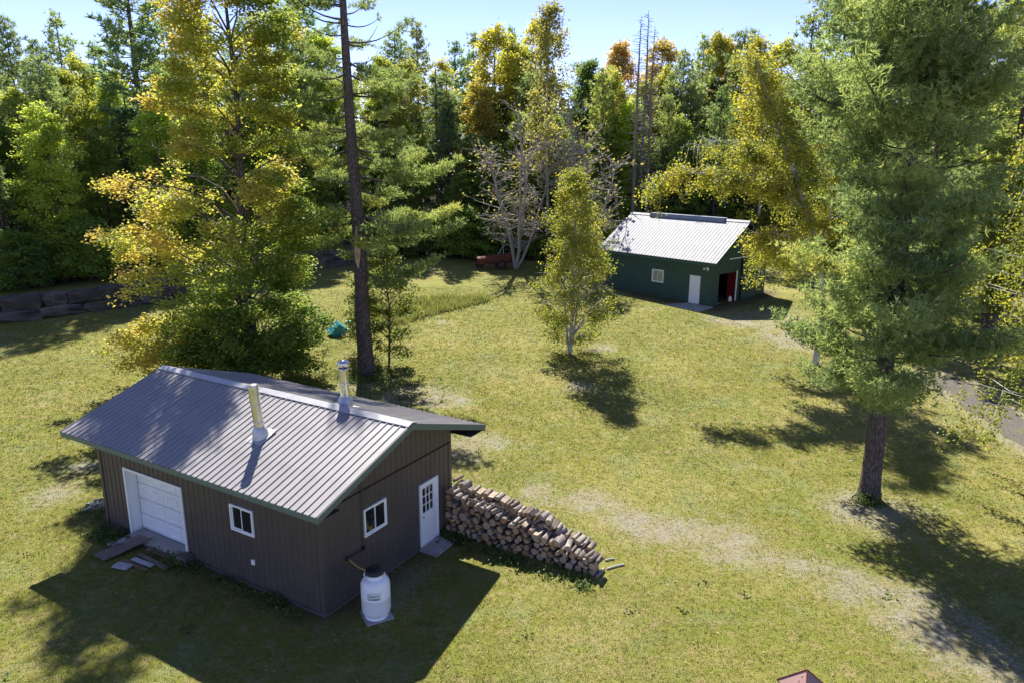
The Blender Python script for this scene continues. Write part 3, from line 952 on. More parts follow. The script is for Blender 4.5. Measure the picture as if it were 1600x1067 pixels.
tag(obj('paver_slab', s_, M['concrete'], None, (tx, ty, 0), R(28)), 'square concrete slab underneath the propane tank', 'slab')
p0 = np.array(list(g0(.10, .86)) + [1.24]); p1 = np.array([tx - .16, ty + .05, 1.26])
s_ = Geo(); tt = np.linspace(0, 1, 9)[:, None]
s_.tube(p0 + (p1 - p0) * tt + np.array([0, 0, -.06]) * np.sin(tt * math.pi), .016, 8)
tag(obj('gas_hose', s_, M['yellow']), 'yellow gas hose running from the garage wall to the tank lid', 'hose')

# ------------------------------------------------------------------ firewood
def log_mesh(kind_, seed, length):
    rr = np.random.default_rng(seed); n = 11
    if kind_ == 'round':
        an = np.arange(n) * 2 * math.pi / n
        rad = 1 + rr.normal(0, .05, n); sec = np.stack([np.cos(an) * rad, np.sin(an) * rad], 1); bark = [True] * n
    elif kind_ == 'half':
        an = np.linspace(0, math.pi, 8)
        sec = np.stack([np.cos(an), np.sin(an) * 1.15 - .45], 1); bark = [True] * 7 + [False]
    else:
        an = np.linspace(0, math.pi * .55, 6)
        sec = np.vstack([np.stack([np.cos(an) * 1.7 - .85, np.sin(an) * 1.7 - .75], 1), [[-.85, -.75]]]); bark = [True] * 5 + [False, False]
    n = len(sec); g = Geo(); k = 4
    Y = np.linspace(-length / 2, length / 2, k); V = []
    for i, y in enumerate(Y):
        s_ = sec * (1 + rr.normal(0, .025)) + rr.normal(0, .03, 2)
        for x, z in s_: V.append((x, y + (rr.normal(0, .0)), z))
    Fb = []; Fc = []
    for i in range(k - 1):
        for j in range(n):
            (Fb if bark[j] else Fc).append((i * n + j, i * n + (j + 1) % n, (i + 1) * n + (j + 1) % n, (i + 1) * n + j))
    g.add(V, Fb, 0, 0, True)
    if Fc: g.add(V, Fc, 2)
    g.add(V[:n], [tuple(range(n))], 1); g.add(V[-n:], [tuple(range(n))[::-1]], 1)
    return g.mesh('log', [M['logbark'], M['cut'], M['split']])


LOGS = {k: [log_mesh(k, 100 + 17 * i + len(k), .42) for i in range(m)] for k, m in (('round', 7), ('half', 3), ('wedge', 3))}
for ms in LOGS.values():
    for me in ms:            # y is metres, x/z are radii: scaled per log
        pass


def pack(u0, u1, top, n_max, seed):
    rr = random.Random(seed); C = []; fails = 0
    while fails < 90 and len(C) < n_max:
        best = None
        r_ = min(.14, max(.052, rr.gauss(.092, .022)))
        for _ in range(10):
            x = rr.uniform(u0 + r_, u1 - r_)
            y = r_
            for (cx_, cy_, cr) in C:
                dx = abs(x - cx_)
                if dx < r_ + cr: y = max(y, cy_ + math.sqrt((r_ + cr) ** 2 - dx * dx))
            if y + r_ < top(x) and (best is None or y < best[1]): best = (x, y, r_)
        if best is None: fails += 1
        else: C.append(best); fails = 0
    return C


PV = 5.12
front_top = lambda u_: 1.56 - .19 * u_ + .06 * math.sin(u_ * 5) if u_ < 5.25 else .4
back_top = lambda u_: 1.72 - .16 * u_ - .035 * u_ * max(0, u_ - 3) + .07 * math.sin(u_ * 4 + 1)
lw = Geo(); nlog = 0; hidden = []
lr = random.Random(5)
LAB = {('front', 'round'): 'round log in the shaded front row of the woodpile, cut end facing the lawn', ('front', 'half'): 'half split log in the front row of the woodpile, cut end facing the lawn',
       ('front', 'wedge'): 'wedge split log in the front row of the woodpile, cut end facing the lawn', ('top', 'round'): 'sunlit round log lying along the crest of the front row of the woodpile',
       ('top', 'half'): 'sunlit half split log lying on the crest of the front row of the woodpile', ('top', 'wedge'): 'sunlit wedge of split wood on the crest of the front row of the woodpile',
       ('back', 'round'): 'round log lying on top of the rear row of the woodpile', ('back', 'half'): 'half split log lying on top of the rear row of the woodpile', ('back', 'wedge'): 'wedge of split wood on top of the rear row of the woodpile'}
GRP = {'front': 'logs in the front face of the woodpile', 'top': 'logs on the crest of the front row', 'back': 'logs on top of the rear row'}


def put_log(u_, z, r_, v_, where, kind_=None):
    k = kind_ or lr.choices(['round', 'half', 'wedge'], [.66, .19, .15])[0]
    me = lr.choice(LOGS[k])
    x, y = g0(u_, v_)
    o = link('log', me, None, (x, y, z + terf(x, y)))
    ln = lr.uniform(.9, 1.12)
    s_ = r_ * (.98 if k == 'round' else .95)
    o.scale = (s_, ln, s_)
    o.rotation_mode = 'YXZ'
    tw = lr.uniform(0, 6.28) if k == 'round' else lr.choice([lr.uniform(-.5, .5), lr.uniform(2.6, 3.6), lr.uniform(0, 6.28)])
    o.rotation_euler = (lr.gauss(0, .025), tw, GTH + lr.gauss(0, .05) + (lr.gauss(0, .12) if where != 'front' else 0))
    tag(o, LAB[where, k], 'log', GRP[where])
    return o


fr = pack(.10, 5.35, front_top, 230, 3)
for (u_, z, r_) in fr:
    above = any(abs(c[0] - u_) < .75 * (c[2] + r_) and c[1] > z + .02 for c in fr)
    put_log(u_, z, r_, PV + .24 + lr.gauss(0, .02) + u_ * .03, 'front' if above else 'top')
bk = pack(.10, 5.0, back_top, 260, 9)
nb = 300 - len(fr)
tops = []
for c in bk:
    gap = back_top(c[0]) - c[1]
    tops.append((gap, c))
tops.sort(key=lambda q: q[0])
hid = Geo()
for k, (gap, (u_, z, r_)) in enumerate(tops):
    if k < nb and gap < .55: put_log(u_, z, r_, PV + .66 + lr.gauss(0, .03) + u_ * .03, 'back')
    else:
        x0, y0_ = g0(u_, PV + .52 + u_ * .03); x1_, y1_ = g0(u_, PV + .92 + u_ * .03)
        hid.tube([(x0, y0_, z), (x1_, y1_, z)], r_ * .97, 9, m=0)
ho = kind(obj('firewood', hid, M['logbark']), 'stuff')
# stray sticks
for (px_, py_, L_, a_, lab) in ((962, 886, .6, 25, 'pale birch stick on the grass past the low end of the woodpile'), (953, 875, .3, 20, 'thin grey stick touching the low end of the woodpile')):
    x, y, z = at(px_, py_); s_ = Geo(); s_.tube([(-L_ / 2, 0, 0), (0, .02, .01), (L_ / 2, 0, 0)], .025, 7)
    tag(obj('stick', s_, M['birchbark'], None, (x, y, z + .03), R(a_)), lab, 'stick')
s_ = Geo(); P_ = np.array([g0(.9, 5.3) + (1.34,), g0(1.5, 5.4) + (1.30,), g0(2.2, 5.55) + (1.22,), g0(2.6, 5.75) + (1.27,)]); s_.tube(P_, [.022, .02, .016, .01], 7)
tag(obj('branch', s_, M['deadwood']), 'long thin pale branch lying across the top of the woodpile', 'branch')

# ------------------------------------------------------------------ green barn
ba = thing('barn', 'dark green steel barn with pale ribbed roof and open sliding door', 'barn', (BC[0], BC[1], BZ), BTH)
bsl = (BR - BH) / (BW / 2)
broof = lambda v: BH + bsl * v if v <= BW / 2 else BH + bsl * (BW - v)
BWT = BH - .2
bo = (.9, 3.15, .02, 2.26); bw_ = (-5.38, -4.28, 1.18, 2.16); bd = (-1.88, -.96, .02, 2.1)
g = Geo()
for (a, b_, z0, z1) in ((-BL, bw_[0], -.8, BWT), (bw_[1], bd[0], -.8, BWT), (bd[1], 0, -.8, BWT), (bw_[0], bw_[1], -.8, bw_[2]), (bw_[0], bw_[1], bw_[3], BWT), (bd[0], bd[1], bd[3], BWT), (bd[0], bd[1], -.8, bd[2])):
    g.box(a, b_, 0, .12, z0, z1)
w1 = obj('wall', g, M['sidinggreen'], ba)
siding(w1, -BL, 0, .02, lambda x: BWT, -1, [bw_, bd], M['sidinggreen'], rib=.022)
g = Geo(); zr2 = broof(BW / 2) - .2
g.add([(-.004, .122, -.8), (-.004, bo[0], -.8), (-.004, bo[0], broof(bo[0]) - .2), (-.004, .122, broof(.122) - .2)], [(0, 1, 2, 3)])
g.add([(-.004, bo[0], bo[3]), (-.004, bo[1], bo[3]), (-.004, bo[1], broof(bo[1]) - .2), (-.004, bo[0], broof(bo[0]) - .2)], [(0, 1, 2, 3)])
g.add([(-.004, bo[1], -.8), (-.004, BW, -.8), (-.004, BW, broof(BW) - .2), (-.004, BW / 2, zr2), (-.004, bo[1], broof(bo[1]) - .2)], [(0, 1, 2, 3, 4)])
w2 = obj('wall', g, M['sidinggreen'], ba)
siding(w2, 0, BW, .02, lambda y: broof(y) - .19, 1, [bo], M['sidinggreen'], 'y', rib=.022)
g = Geo(); pent = [(0.122, -.8), (BW - .122, -.8), (BW - .122, BWT), (BW / 2, zr2), (.122, BWT)]
g.add([(-BL + .01, y, z) for y, z in pent], [(4, 3, 2, 1, 0)]); w3 = obj('wall', g, M['sidinggreen'], ba)
siding(w3, 0, BW, .02, lambda y: broof(y) - .19, -1, [], M['sidinggreen'], 'y', -BL, rib=.022)
g = Geo(); g.box(-BL, 0, BW - .12, BW, -.8, BWT); w4 = obj('wall', g, M['sidinggreen'], ba)
g = Geo(); g.box(-BL + .1, -.1, .13, BW - .13, -.3, .0); obj('floor_slab', g, M['concrete'], ba)
X0, X1 = -BL - BOR, BOR; he = broof(-BOE)
rf = Geo()
for sgn in (0, 1):
    va, vb = ((-BOE, BW / 2) if sgn == 0 else (BW + BOE, BW / 2)); za, zb = he - .015, BR - .015
    rf.add([(X0 + .02, va, za), (X1 - .02, va, za), (X1 - .02, vb, zb), (X0 + .02, vb, zb), (X0 + .02, va, za - .12), (X1 - .02, va, za - .12), (X1 - .02, vb, zb - .12), (X0 + .02, vb, zb - .12)],
           [(0, 1, 2, 3), (4, 7, 6, 5), (0, 4, 5, 1), (1, 5, 6, 2), (0, 3, 7, 4)] if sgn == 0 else [(0, 3, 2, 1), (4, 5, 6, 7), (0, 1, 5, 4), (1, 2, 6, 5), (0, 4, 7, 3)])
ro = obj('roof', rf, M['dark'], ba)
roof_sheets(ro, X0, X1, -BOE - .03, BW / 2, lambda v: BH + bsl * v, M['roofwhite'], .3, 3, .016)
roof_sheets(ro, X0, X1, BW / 2, BW + BOE + .03, lambda v: BH + bsl * (BW - v), M['roofwhite'], .3, 3, .016)
g = Geo()
for sgn in (-1, 1):
    y1 = BW / 2 + sgn * .2
    g.add([(X0, BW / 2, BR + .055), (X1, BW / 2, BR + .055), (X1, y1, BR - bsl * .2 + .045), (X0, y1, BR - bsl * .2 + .045)], [(0, 3, 2, 1)] if sgn > 0 else [(0, 1, 2, 3)])
obj('ridge_cap', g, M['roofwhite'], ro)
g = Geo(); g.hexa([(-8.6, BW / 2 - .32, BR - .16), (-1.55, BW / 2 - .32, BR - .16), (-1.55, BW / 2 + .32, BR - .16), (-8.6, BW / 2 + .32, BR - .16), (-8.6, BW / 2 - .24, BR + .13), (-1.55, BW / 2 - .24, BR + .13), (-1.55, BW / 2 + .24, BR + .13), (-8.6, BW / 2 + .24, BR + .13)])
obj('ridge_vent', g, plain('blue grey vent steel', (.24, .265, .30), .45, .3), ro)
g = Geo(); g.box(X0, X1, -BOE - .04, -BOE - .002, he - .28, he - .015); obj('fascia', g, M['trimgreen2'], ba)
g = Geo(); g.box(X0, X1, BW + BOE + .002, BW + BOE + .04, he - .28, he - .015); obj('fascia', g, M['trimgreen2'], ba)
g = Geo(); g.box(X0 + .02, X1 - .02, -BOE, -.05, he - .275, he - .25); obj('soffit', g, M['trimgreen2'], ba)
for xa, xb in ((X1 - .018, X1 + .02), (X0 - .02, X0 + .018)):
    for sgn in (0, 1):
        va, vb = (-BOE - .03, BW / 2) if sgn == 0 else (BW + BOE + .03, BW / 2)
        za, zb = broof(va if sgn == 0 else BW - va if False else va), BR
        za = he - .02
        fa = Geo()
        q = [(xa, va), (xb, va), (xb, vb), (xa, vb)] if sgn == 0 else [(xb, va), (xa, va), (xa, vb), (xb, vb)]
        zz = [za, za, zb, zb]
        fa.hexa([(x, y, z - .18) for (x, y), z in zip(q, zz)] + [(x, y, z + .012) for (x, y), z in zip(q, zz)])
        obj('rake_trim', fa, M['trimgreen2'], ba)
window(ba, 'x', *bw_[:2], *bw_[2:], -.012, -1)
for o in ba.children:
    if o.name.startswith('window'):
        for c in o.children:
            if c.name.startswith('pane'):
                c.data.materials[0] = plain('glass with painted pale reflection', (.36, .35, .26), .08, 0, .8, .3, 2)  # pale reflection painted into the pane's base colour
g = Geo(); g.box(bd[0], bd[1], -.05, -.013, bd[2], bd[3]); 
d_ = obj('door', g, M['white'], ba)
for k in range(2):
    for r_ in range(2):
        g = Geo(); a0 = bd[0] + .12 + k * .38; g.box(a0, a0 + .3, -.058, -.051, .25 + r_ * .95, 1.0 + r_ * .85); obj('door_panel', g, M['white'], d_)
g = Geo(); g.tube([(bd[1] - .07, -.05, 1.0), (bd[1] - .07, -.11, 1.0)], .028, 8); obj('handle', g, M['steel'], d_)
g = Geo(); g.box(.02, .075, bo[1], bo[1] + .11, bo[2], bo[3] + .05); obj('door_frame', g, M['white'], ba)
g = Geo(); g.box(.045, .075, 2.05, 6.5, 3.25, 3.33); obj('door_track', g, M['white'], ba)
sd_ = Geo(); sd_.box(.085, .12, 3.75, 6.1, .06, 3.2); so_ = obj('sliding_door', sd_, M['sidinggreen'], ba)
siding(so_, 3.75, 6.1, .06, lambda y: 3.2, 1, [], M['sidinggreen'], 'y', .12, rib=.02)
g = Geo(); g.box(.1205, .165, 3.70, 3.80, .05, 3.25); obj('door_edge', g, M['dark'], so_)
g = Geo(); g.box(.03, .05, -.03, .1, .02, BWT); g.box(-.1, .03, -.055, -.036, .02, BWT); obj('corner_trim', g, M['trimgreen2'], ba)
g = Geo(); g.box(-.5, -.3, -.06, -.012, 2.72, 2.84)
for x in (-.52, -.28): g.tube([(x, -.08, 2.78), (x + (.04 if x > -.4 else -.04), -.26, 2.70)], [.05, .09], 10)
obj('floodlight', g, M['white'], ba)
# slabs and things about the barn
bg0 = lambda u_, v_: (BC[0] + u_ * math.cos(BTH) - v_ * math.sin(BTH), BC[1] + u_ * math.sin(BTH) + v_ * math.cos(BTH))
g = Geo(); g.hexa([(-2.5, -2.0, -.35), (.35, -2.05, -.35), (.3, -.06, -.35), (-2.5, -.06, -.35), (-2.5, -2.0, -.02), (.35, -2.05, -.03), (.3, -.06, .0), (-2.5, -.06, .01)])
tag(obj('door_slab', g, M['concrete'], None, (BC[0], BC[1], BZ), BTH), 'wide grey concrete slab outside the white door of the green barn', 'slab')
g = Geo(); g.hexa([(.15, 4.2, -.3), (1.5, 4.3, -.3), (1.4, 7.6, -.3), (.15, 7.5, -.3), (.15, 4.2, .03), (1.5, 4.3, .0), (1.4, 7.6, .0), (.15, 7.5, .03)])
tag(obj('apron_slab', g, M['concrete'], None, (BC[0], BC[1], BZ), BTH), 'pale concrete apron beyond the open sliding door of the green barn', 'slab')
cb = thing('cabinet', 'tall red steel cabinet inside the open door of the green barn', 'cabinet', bg0(-.42, 3.55) + (BZ,), BTH)
g = Geo(); g.box(-.3, .3, -.36, .4, .08, 2.15); obj('carcass', g, M['redpaint'], cb)
for k in range(2):
    g = Geo(); g.box(.302, .325, -.34 + k * .375, .015 + k * .375, .12, 2.1); dd = obj('door', g, M['redpaint'], cb)
    g = Geo(); g.box(.326, .35, -.02 + k * .05, .0 + k * .05, .9, 1.15); obj('handle', g, M['steel'], dd)
g = Geo(); g.box(-.28, .25, -.3, .35, 0, .08); obj('plinth', g, M['dark'], cb)
jc = Geo(); jc.lathe([(0, 0), (.13, 0), (.14, .03), (.14, .3), (.06, .36), (.05, .42), (0, .42)], 14)
tag(obj('jug', jc, M['white'], None, bg0(-.12, 2.75) + (BZ + .0,)), 'white jug on the barn floor by the red cabinet', 'jug')
mw = thing('mower', 'dark machine with pale headlight parked deep inside the open barn', 'mower', bg0(-1.9, 1.5) + (BZ,), BTH)
g = Geo(); g.hexa([(-.9, -.4, .35), (.6, -.35, .35), (.6, .35, .35), (-.9, .4, .35), (-.8, -.35, .8), (.5, -.28, .95), (.5, .28, .95), (-.8, .35, .8)]); obj('body', g, M['rubber'], mw)
for sx_ in (-.6, .4):
    for sy_ in (-.45, .45):
        g = Geo(); g.tube([(sx_, sy_ - .09, .3), (sx_, sy_ + .09, .3)], .3, 14); obj('wheel', g, M['rubber'], mw)
g = Geo(); g.box(.6, .63, -.2, .2, .72, .84); obj('headlight', g, M['white'], mw)
g = Geo(); g.box(-.7, -.2, -.25, .25, .8, .95); g.box(-.78, -.68, -.25, .25, .9, 1.35); obj('seat', g, M['dark'], mw)
x, y = bg0(-3.55, -1.1)
g = Geo(); g.lathe([(.11, -.1), (.11, .55), (.14, .56), (.14, .62), (.0, .68)], 12); g.tube([(.0, -.1, .4), (.0, -.22, .42)], .04, 6)
tag(obj('standpipe', g, M['trimgreen2'], None, (x, y, terf(x, y))), 'short dark green standpipe before the green barn wall', 'standpipe')

# ------------------------------------------------------------------ teal tub and lids
x, y, z = at(529, 524)
tb = thing('tub', 'teal plastic tub tipped on its side on the lawn by the tall pine', 'tub', (x, y, z + .32), 0)
tb.rotation_euler = (R(12), R(38), R(35))
g = Geo(); a, b_ = .42, .34
V = [(-a, -a, -.4), (a, -a, -.4), (a, a, -.4), (-a, a, -.4), (-b_, -b_, .4), (b_, -b_, .4), (b_, b_, .4), (-b_, b_, .4)]
g.hexa(V); obj('body', g, M['teal'], tb)
g = Geo(); a += .04
g.box(-a, a, -a, -a + .05, -.44, -.36); g.box(-a, a, a - .05, a, -.44, -.36); g.box(-a, -a + .05, -a + .05, a - .05, -.44, -.36); g.box(a - .05, a, -a + .05, a - .05, -.44, -.36); obj('rim', g, M['teal'], tb)
for (px_, py_, lab, s_) in ((540, 519, 'mint green scoop lying against the teal tub', .22), (546, 506, 'mint green lid lying on the grass behind the teal tub', .26)):
    x, y, z = at(px_, py_); g = Geo(); g.lathe([(0, 0), (s_, 0), (s_ * 1.1, .05), (s_ * 1.05, .16), (s_ * .7, .22), (0, .23)], 14)
    g.tube([(s_, 0, .1), (s_ * 1.7, .05, .16)], .035, 6)
    tag(obj('scoop' if 'scoop' in lab else 'lid', g, M['mint'], None, (x, y, z)), lab, 'toy')

# ------------------------------------------------------------------ rusty implement at the wood's edge
x, y, z = at(772, 420)
mc = thing('seed_drill', 'rusty red farm implement rotting in the shade at the edge of the wood', 'farm machine', (x, y, z), R(12))
g = Geo()
g.hexa([(-1.5, -.35, .55), (1.5, -.35, .75), (1.5, .35, .75), (-1.5, .35, .55), (-1.6, -.55, 1.0), (1.6, -.55, 1.25), (1.6, .55, 1.25), (-1.6, .55, 1.0)]); obj('hopper', g, M['rust'], mc)
g = Geo(); g.hexa([(-1.62, -.3, 1.01), (1.62, -.3, 1.26), (1.62, .58, 1.27), (-1.62, .58, 1.02), (-1.62, -.25, 1.06), (1.62, -.25, 1.31), (1.62, .5, 1.36), (-1.62, .5, 1.1)]); obj('hopper_lid', g, M['redrim'], mc)
g = Geo(); g.tube([(-1.7, -.3, .5), (1.9, -.3, .55)], .06, 6); g.tube([(-1.7, .3, .5), (1.9, .3, .55)], .06, 6); g.tube([(1.7, 0, .5), (2.6, -.5, .35)], .06, 6); obj('frame', g, M['rust'], mc)
for wx, wy in ((.6, -.75), (.6, .75), (-1.2, .7)):
    g = Geo(); g.lathe([(.30, -.09), (.42, -.1), (.45, 0), (.42, .1), (.30, .09), (.30, -.09)], 18)
    w_ = obj('wheel', g, M['rubber'], mc, (wx, wy, .42)); w_.rotation_euler = (R(90), 0, 0)
    g = Geo(); g.lathe([(.0, -.06), (.1, -.07), (.12, -.03), (.3, -.05), (.3, .05), (.12, .03), (.1, .07), (0, .06)], 18); obj('rim', g, M['redrim'], w_)
for k in range(8):
    g = Geo(); xx = -1.35 + k * .36; g.tube([(xx, -.35, .6), (xx - .1, -.6, .3), (xx - .05, -.7, .05)], .03, 5); obj('tine', g, M['rust'], mc)
g = Geo(); g.tube([(.9, .2, 1.2), (1.0, .5, 2.0), (1.2, .5, 2.1)], .035, 6); g.tube([(.4, .4, 1.1), (.9, .45, 1.95)], .03, 6); obj('lever', g, M['galv'], mc)
x, y, z = at(800, 402)
g = Geo(); g.hexa([(-.5, -.4, 0), (.5, -.4, 0), (.5, .4, 0), (-.5, .4, 0), (-.4, -.3, .6), (.35, -.32, .75), (.35, .3, .75), (-.4, .3, .62)])
tag(obj('boulder', g, M['stone'], None, (x, y, z)), 'pale boulder under the bushes behind the rusty farm implement', 'boulder')

# ------------------------------------------------------------------ small metal roof poking in at the bottom edge
d = ray(1261, 1046); t = 9.3; P = np.array([0, 0, CAM_H]) + d * t
fx, fy, fz = P
lt = thing('post_lantern', 'rusty pink pyramid cap of a post seen from above near the camera', 'lantern post', (fx, fy, terf(fx, fy)), R(24))
hz = fz - terf(fx, fy); a = .24; hh = .24
g = Geo()
cs = [(-a, -a), (a, -a), (a, a), (-a, a)]
for k in range(4):
    (x0, y0_), (x1_, y1_) = cs[k], cs[(k + 1) % 4]
    g.add([(x0, y0_, hz - hh), (x1_, y1_, hz - hh), (0, 0, hz), (x0, y0_, hz - hh - .02), (x1_, y1_, hz - hh - .02)], [(0, 1, 2)]); g.add([(x0, y0_, hz - hh), (x1_, y1_, hz - hh), (x1_, y1_, hz - hh - .02), (x0, y0_, hz - hh - .02)], [(0, 3, 2, 1)])
g.add([(x, y, hz - hh - .02) for x, y in cs], [(0, 3, 2, 1)])
obj('roof', g, M['copper'], lt)
g = Geo()
for k in range(4):
    g.tube([(cs[k][0] * 1.01, cs[k][1] * 1.01, hz - hh + .005), (0, 0, hz + .008)], .007, 5)
obj('seam', g, M['rust'], lt)
g = Geo()
for k in range(4):
    for s_ in (.3, .5, .7):
        p_ = np.array([0, 0, hz]) * (1 - s_) + np.array([(cs[k][0] * .5 + cs[(k + 1) % 4][0] * .5) * 1.0, (cs[k][1] * .5 + cs[(k + 1) % 4][1] * .5), hz - hh]) * s_
        g.lathe([(.009, -.004), (.008, .006), (0, .009)], 6, 0, p_)
obj('rivets', g, M['copper'], lt)
g = Geo(); g.box(-.15, .15, -.15, .15, hz - hh - .42, hz - hh - .021); obj('lantern_box', g, M['rust'], lt)
g = Geo(); g.tube([(0, 0, -.3), (0, 0, hz - hh - .42)], .055, 12); obj('post', g, M['rust'], lt)

# ------------------------------------------------------------------ boulder retaining wall
sw = thing('stone_wall', 'low dry wall of dark stacked boulders along the edge of the wood', 'stone wall')


def boulder_mesh(seed):
    rr = np.random.default_rng(seed)
    u = np.linspace(-1, 1, 5)
    V = []; F = []
    # rounded box: subdivided cube pushed towards a superellipsoid
    for ax in range(3):
        for sg in (-1, 1):
            base = len(V)
            for i in u:
                for j in u:
                    p = [0, 0, 0]; p[ax] = sg; p[(ax + 1) % 3] = i; p[(ax + 2) % 3] = j
                    p = np.array(p, float); q = p / (np.sum(np.abs(p) ** 5) ** .2)
                    V.append(q)
            for i in range(4):
                for j in range(4):
                    a_ = base + i * 5 + j
                    f = (a_, a_ + 5, a_ + 6, a_ + 1)
                    F.append(f if sg > 0 else f[::-1])
    V = np.array(V)
    k = rr.uniform(0, 99)
    dn = vnoise(V[:, 0] * 1.7 + k + V[:, 2] * .9, V[:, 1] * 1.7 + k + V[:, 2], seed) - .5
    dn2 = vnoise(V[:, 0] * 3.1 + k, V[:, 1] * 3.1 + V[:, 2] * 2.3 + k, seed + 9) - .5
    V = V * (1 + .5 * dn + .25 * dn2)[:, None]
    V[:, 2] *= 1 + .12 * V[:, 0] * rr.normal(); V[:, 0] += .15 * V[:, 2] * rr.normal()
    g = Geo(); g.add(V * .5, F, 0, 0, False)
    return g.mesh('stone', M['stone'])


BM = [boulder_mesh(i + 40) for i in range(7)]
br = random.Random(12)
seg = np.concatenate([[0], np.cumsum(np.hypot(np.diff(_wx), np.diff(_wy)))])
for course in range(2):
    s = 0.0 + course * .9
    while s < seg[-1]:
        L_ = br.uniform(1.1, 2.9)
        x = np.interp(s + L_ / 2, seg, _wx); y = np.interp(s + L_ / 2, seg, _wy)
        x2 = np.interp(s + L_ / 2 + .4, seg, _wx); y2 = np.interp(s + L_ / 2 + .4, seg, _wy)
        h_ = br.uniform(.75, 1.15)
        zt = float(ter0(x, y))
        o = link('stone', br.choice(BM), sw, (x, y + .55 + course * .35 + br.uniform(-.1, .15), zt + (.38 if course == 0 else 1.12) + br.uniform(-.08, .08)))
        o.scale = (L_ * 1.12, br.uniform(1.1, 1.6), h_ * br.uniform(.85, 1.15))
        o.rotation_euler = (br.uniform(-.1, .1), br.uniform(-.08, .08), math.atan2(y2 - y, x2 - x))
        s += L_

# ------------------------------------------------------------------ trees
def rdir(n, r=None):
    r = r or rng
    v = r.normal(size=(n, 3)); return v / np.linalg.norm(v, axis=1)[:, None]


def leaf_quads(g, C, size, r, up=.6, m=0, tint=0.5, aspect=.75):
    """diamond leaves at centres C"""
    n = len(C)
    N = rdir(n, r); N[:, 2] = np.abs(N[:, 2]) * 1.0 + up; N /= np.linalg.norm(N, axis=1)[:, None]
    T = np.cross(N, rdir(n, r)); T /= np.linalg.norm(T, axis=1)[:, None] + 1e-9
    B = np.cross(N, T)
    s = (size * r.uniform(.65, 1.25, n))[:, None] * .5
    V = np.stack([C - T * s, C + B * s * aspect + N * s * .15, C + T * s, C - B * s * aspect + N * s * .15], 1)
    i = np.arange(n)[:, None] * 4 + np.arange(4)[None, :]
    tt = np.repeat(np.broadcast_to(np.asarray(tint, float), (n,)), 4)
    g.add(V.reshape(-1, 3), i, m, tt)


def tufts(g, C, D, length, width, k, r, m=0, tint=.5):
    """k needle blades fanned from each centre about direction D"""
    n = len(C)
    C2 = np.repeat(C, k, 0); D2 = np.repeat(D, k, 0)
    Q = D2 * .75 + rdir(n * k, r) * .95
    Q /= np.linalg.norm(Q, axis=1)[:, None] + 1e-9
    Ls = (length * r.uniform(.7, 1.2, n * k))[:, None]
    B = np.cross(Q, rdir(n * k, r)); B /= np.linalg.norm(B, axis=1)[:, None] + 1e-9
    V = np.stack([C2 - B * width * .5, C2 + B * width * .5, C2 + Q * Ls], 1)
    i = np.arange(n * k)[:, None] * 3 + np.arange(3)[None, :]
    tt = np.repeat(np.broadcast_to(np.asarray(tint, float), (n,)), k * 3)
    g.add(V.reshape(-1, 3), i, m, tt)


def ext_fn(zs, left, right, depth):
    def f(z, az):
        x = np.interp(z, zs, left) if math.cos(az) < 0 else np.interp(z, zs, right)
        y = np.interp(z, zs, depth) if np.ndim(depth) else depth
        return 1 / math.sqrt((math.cos(az) / max(x, .05)) ** 2 + (math.sin(az) / max(y, .05)) ** 2)
    return f


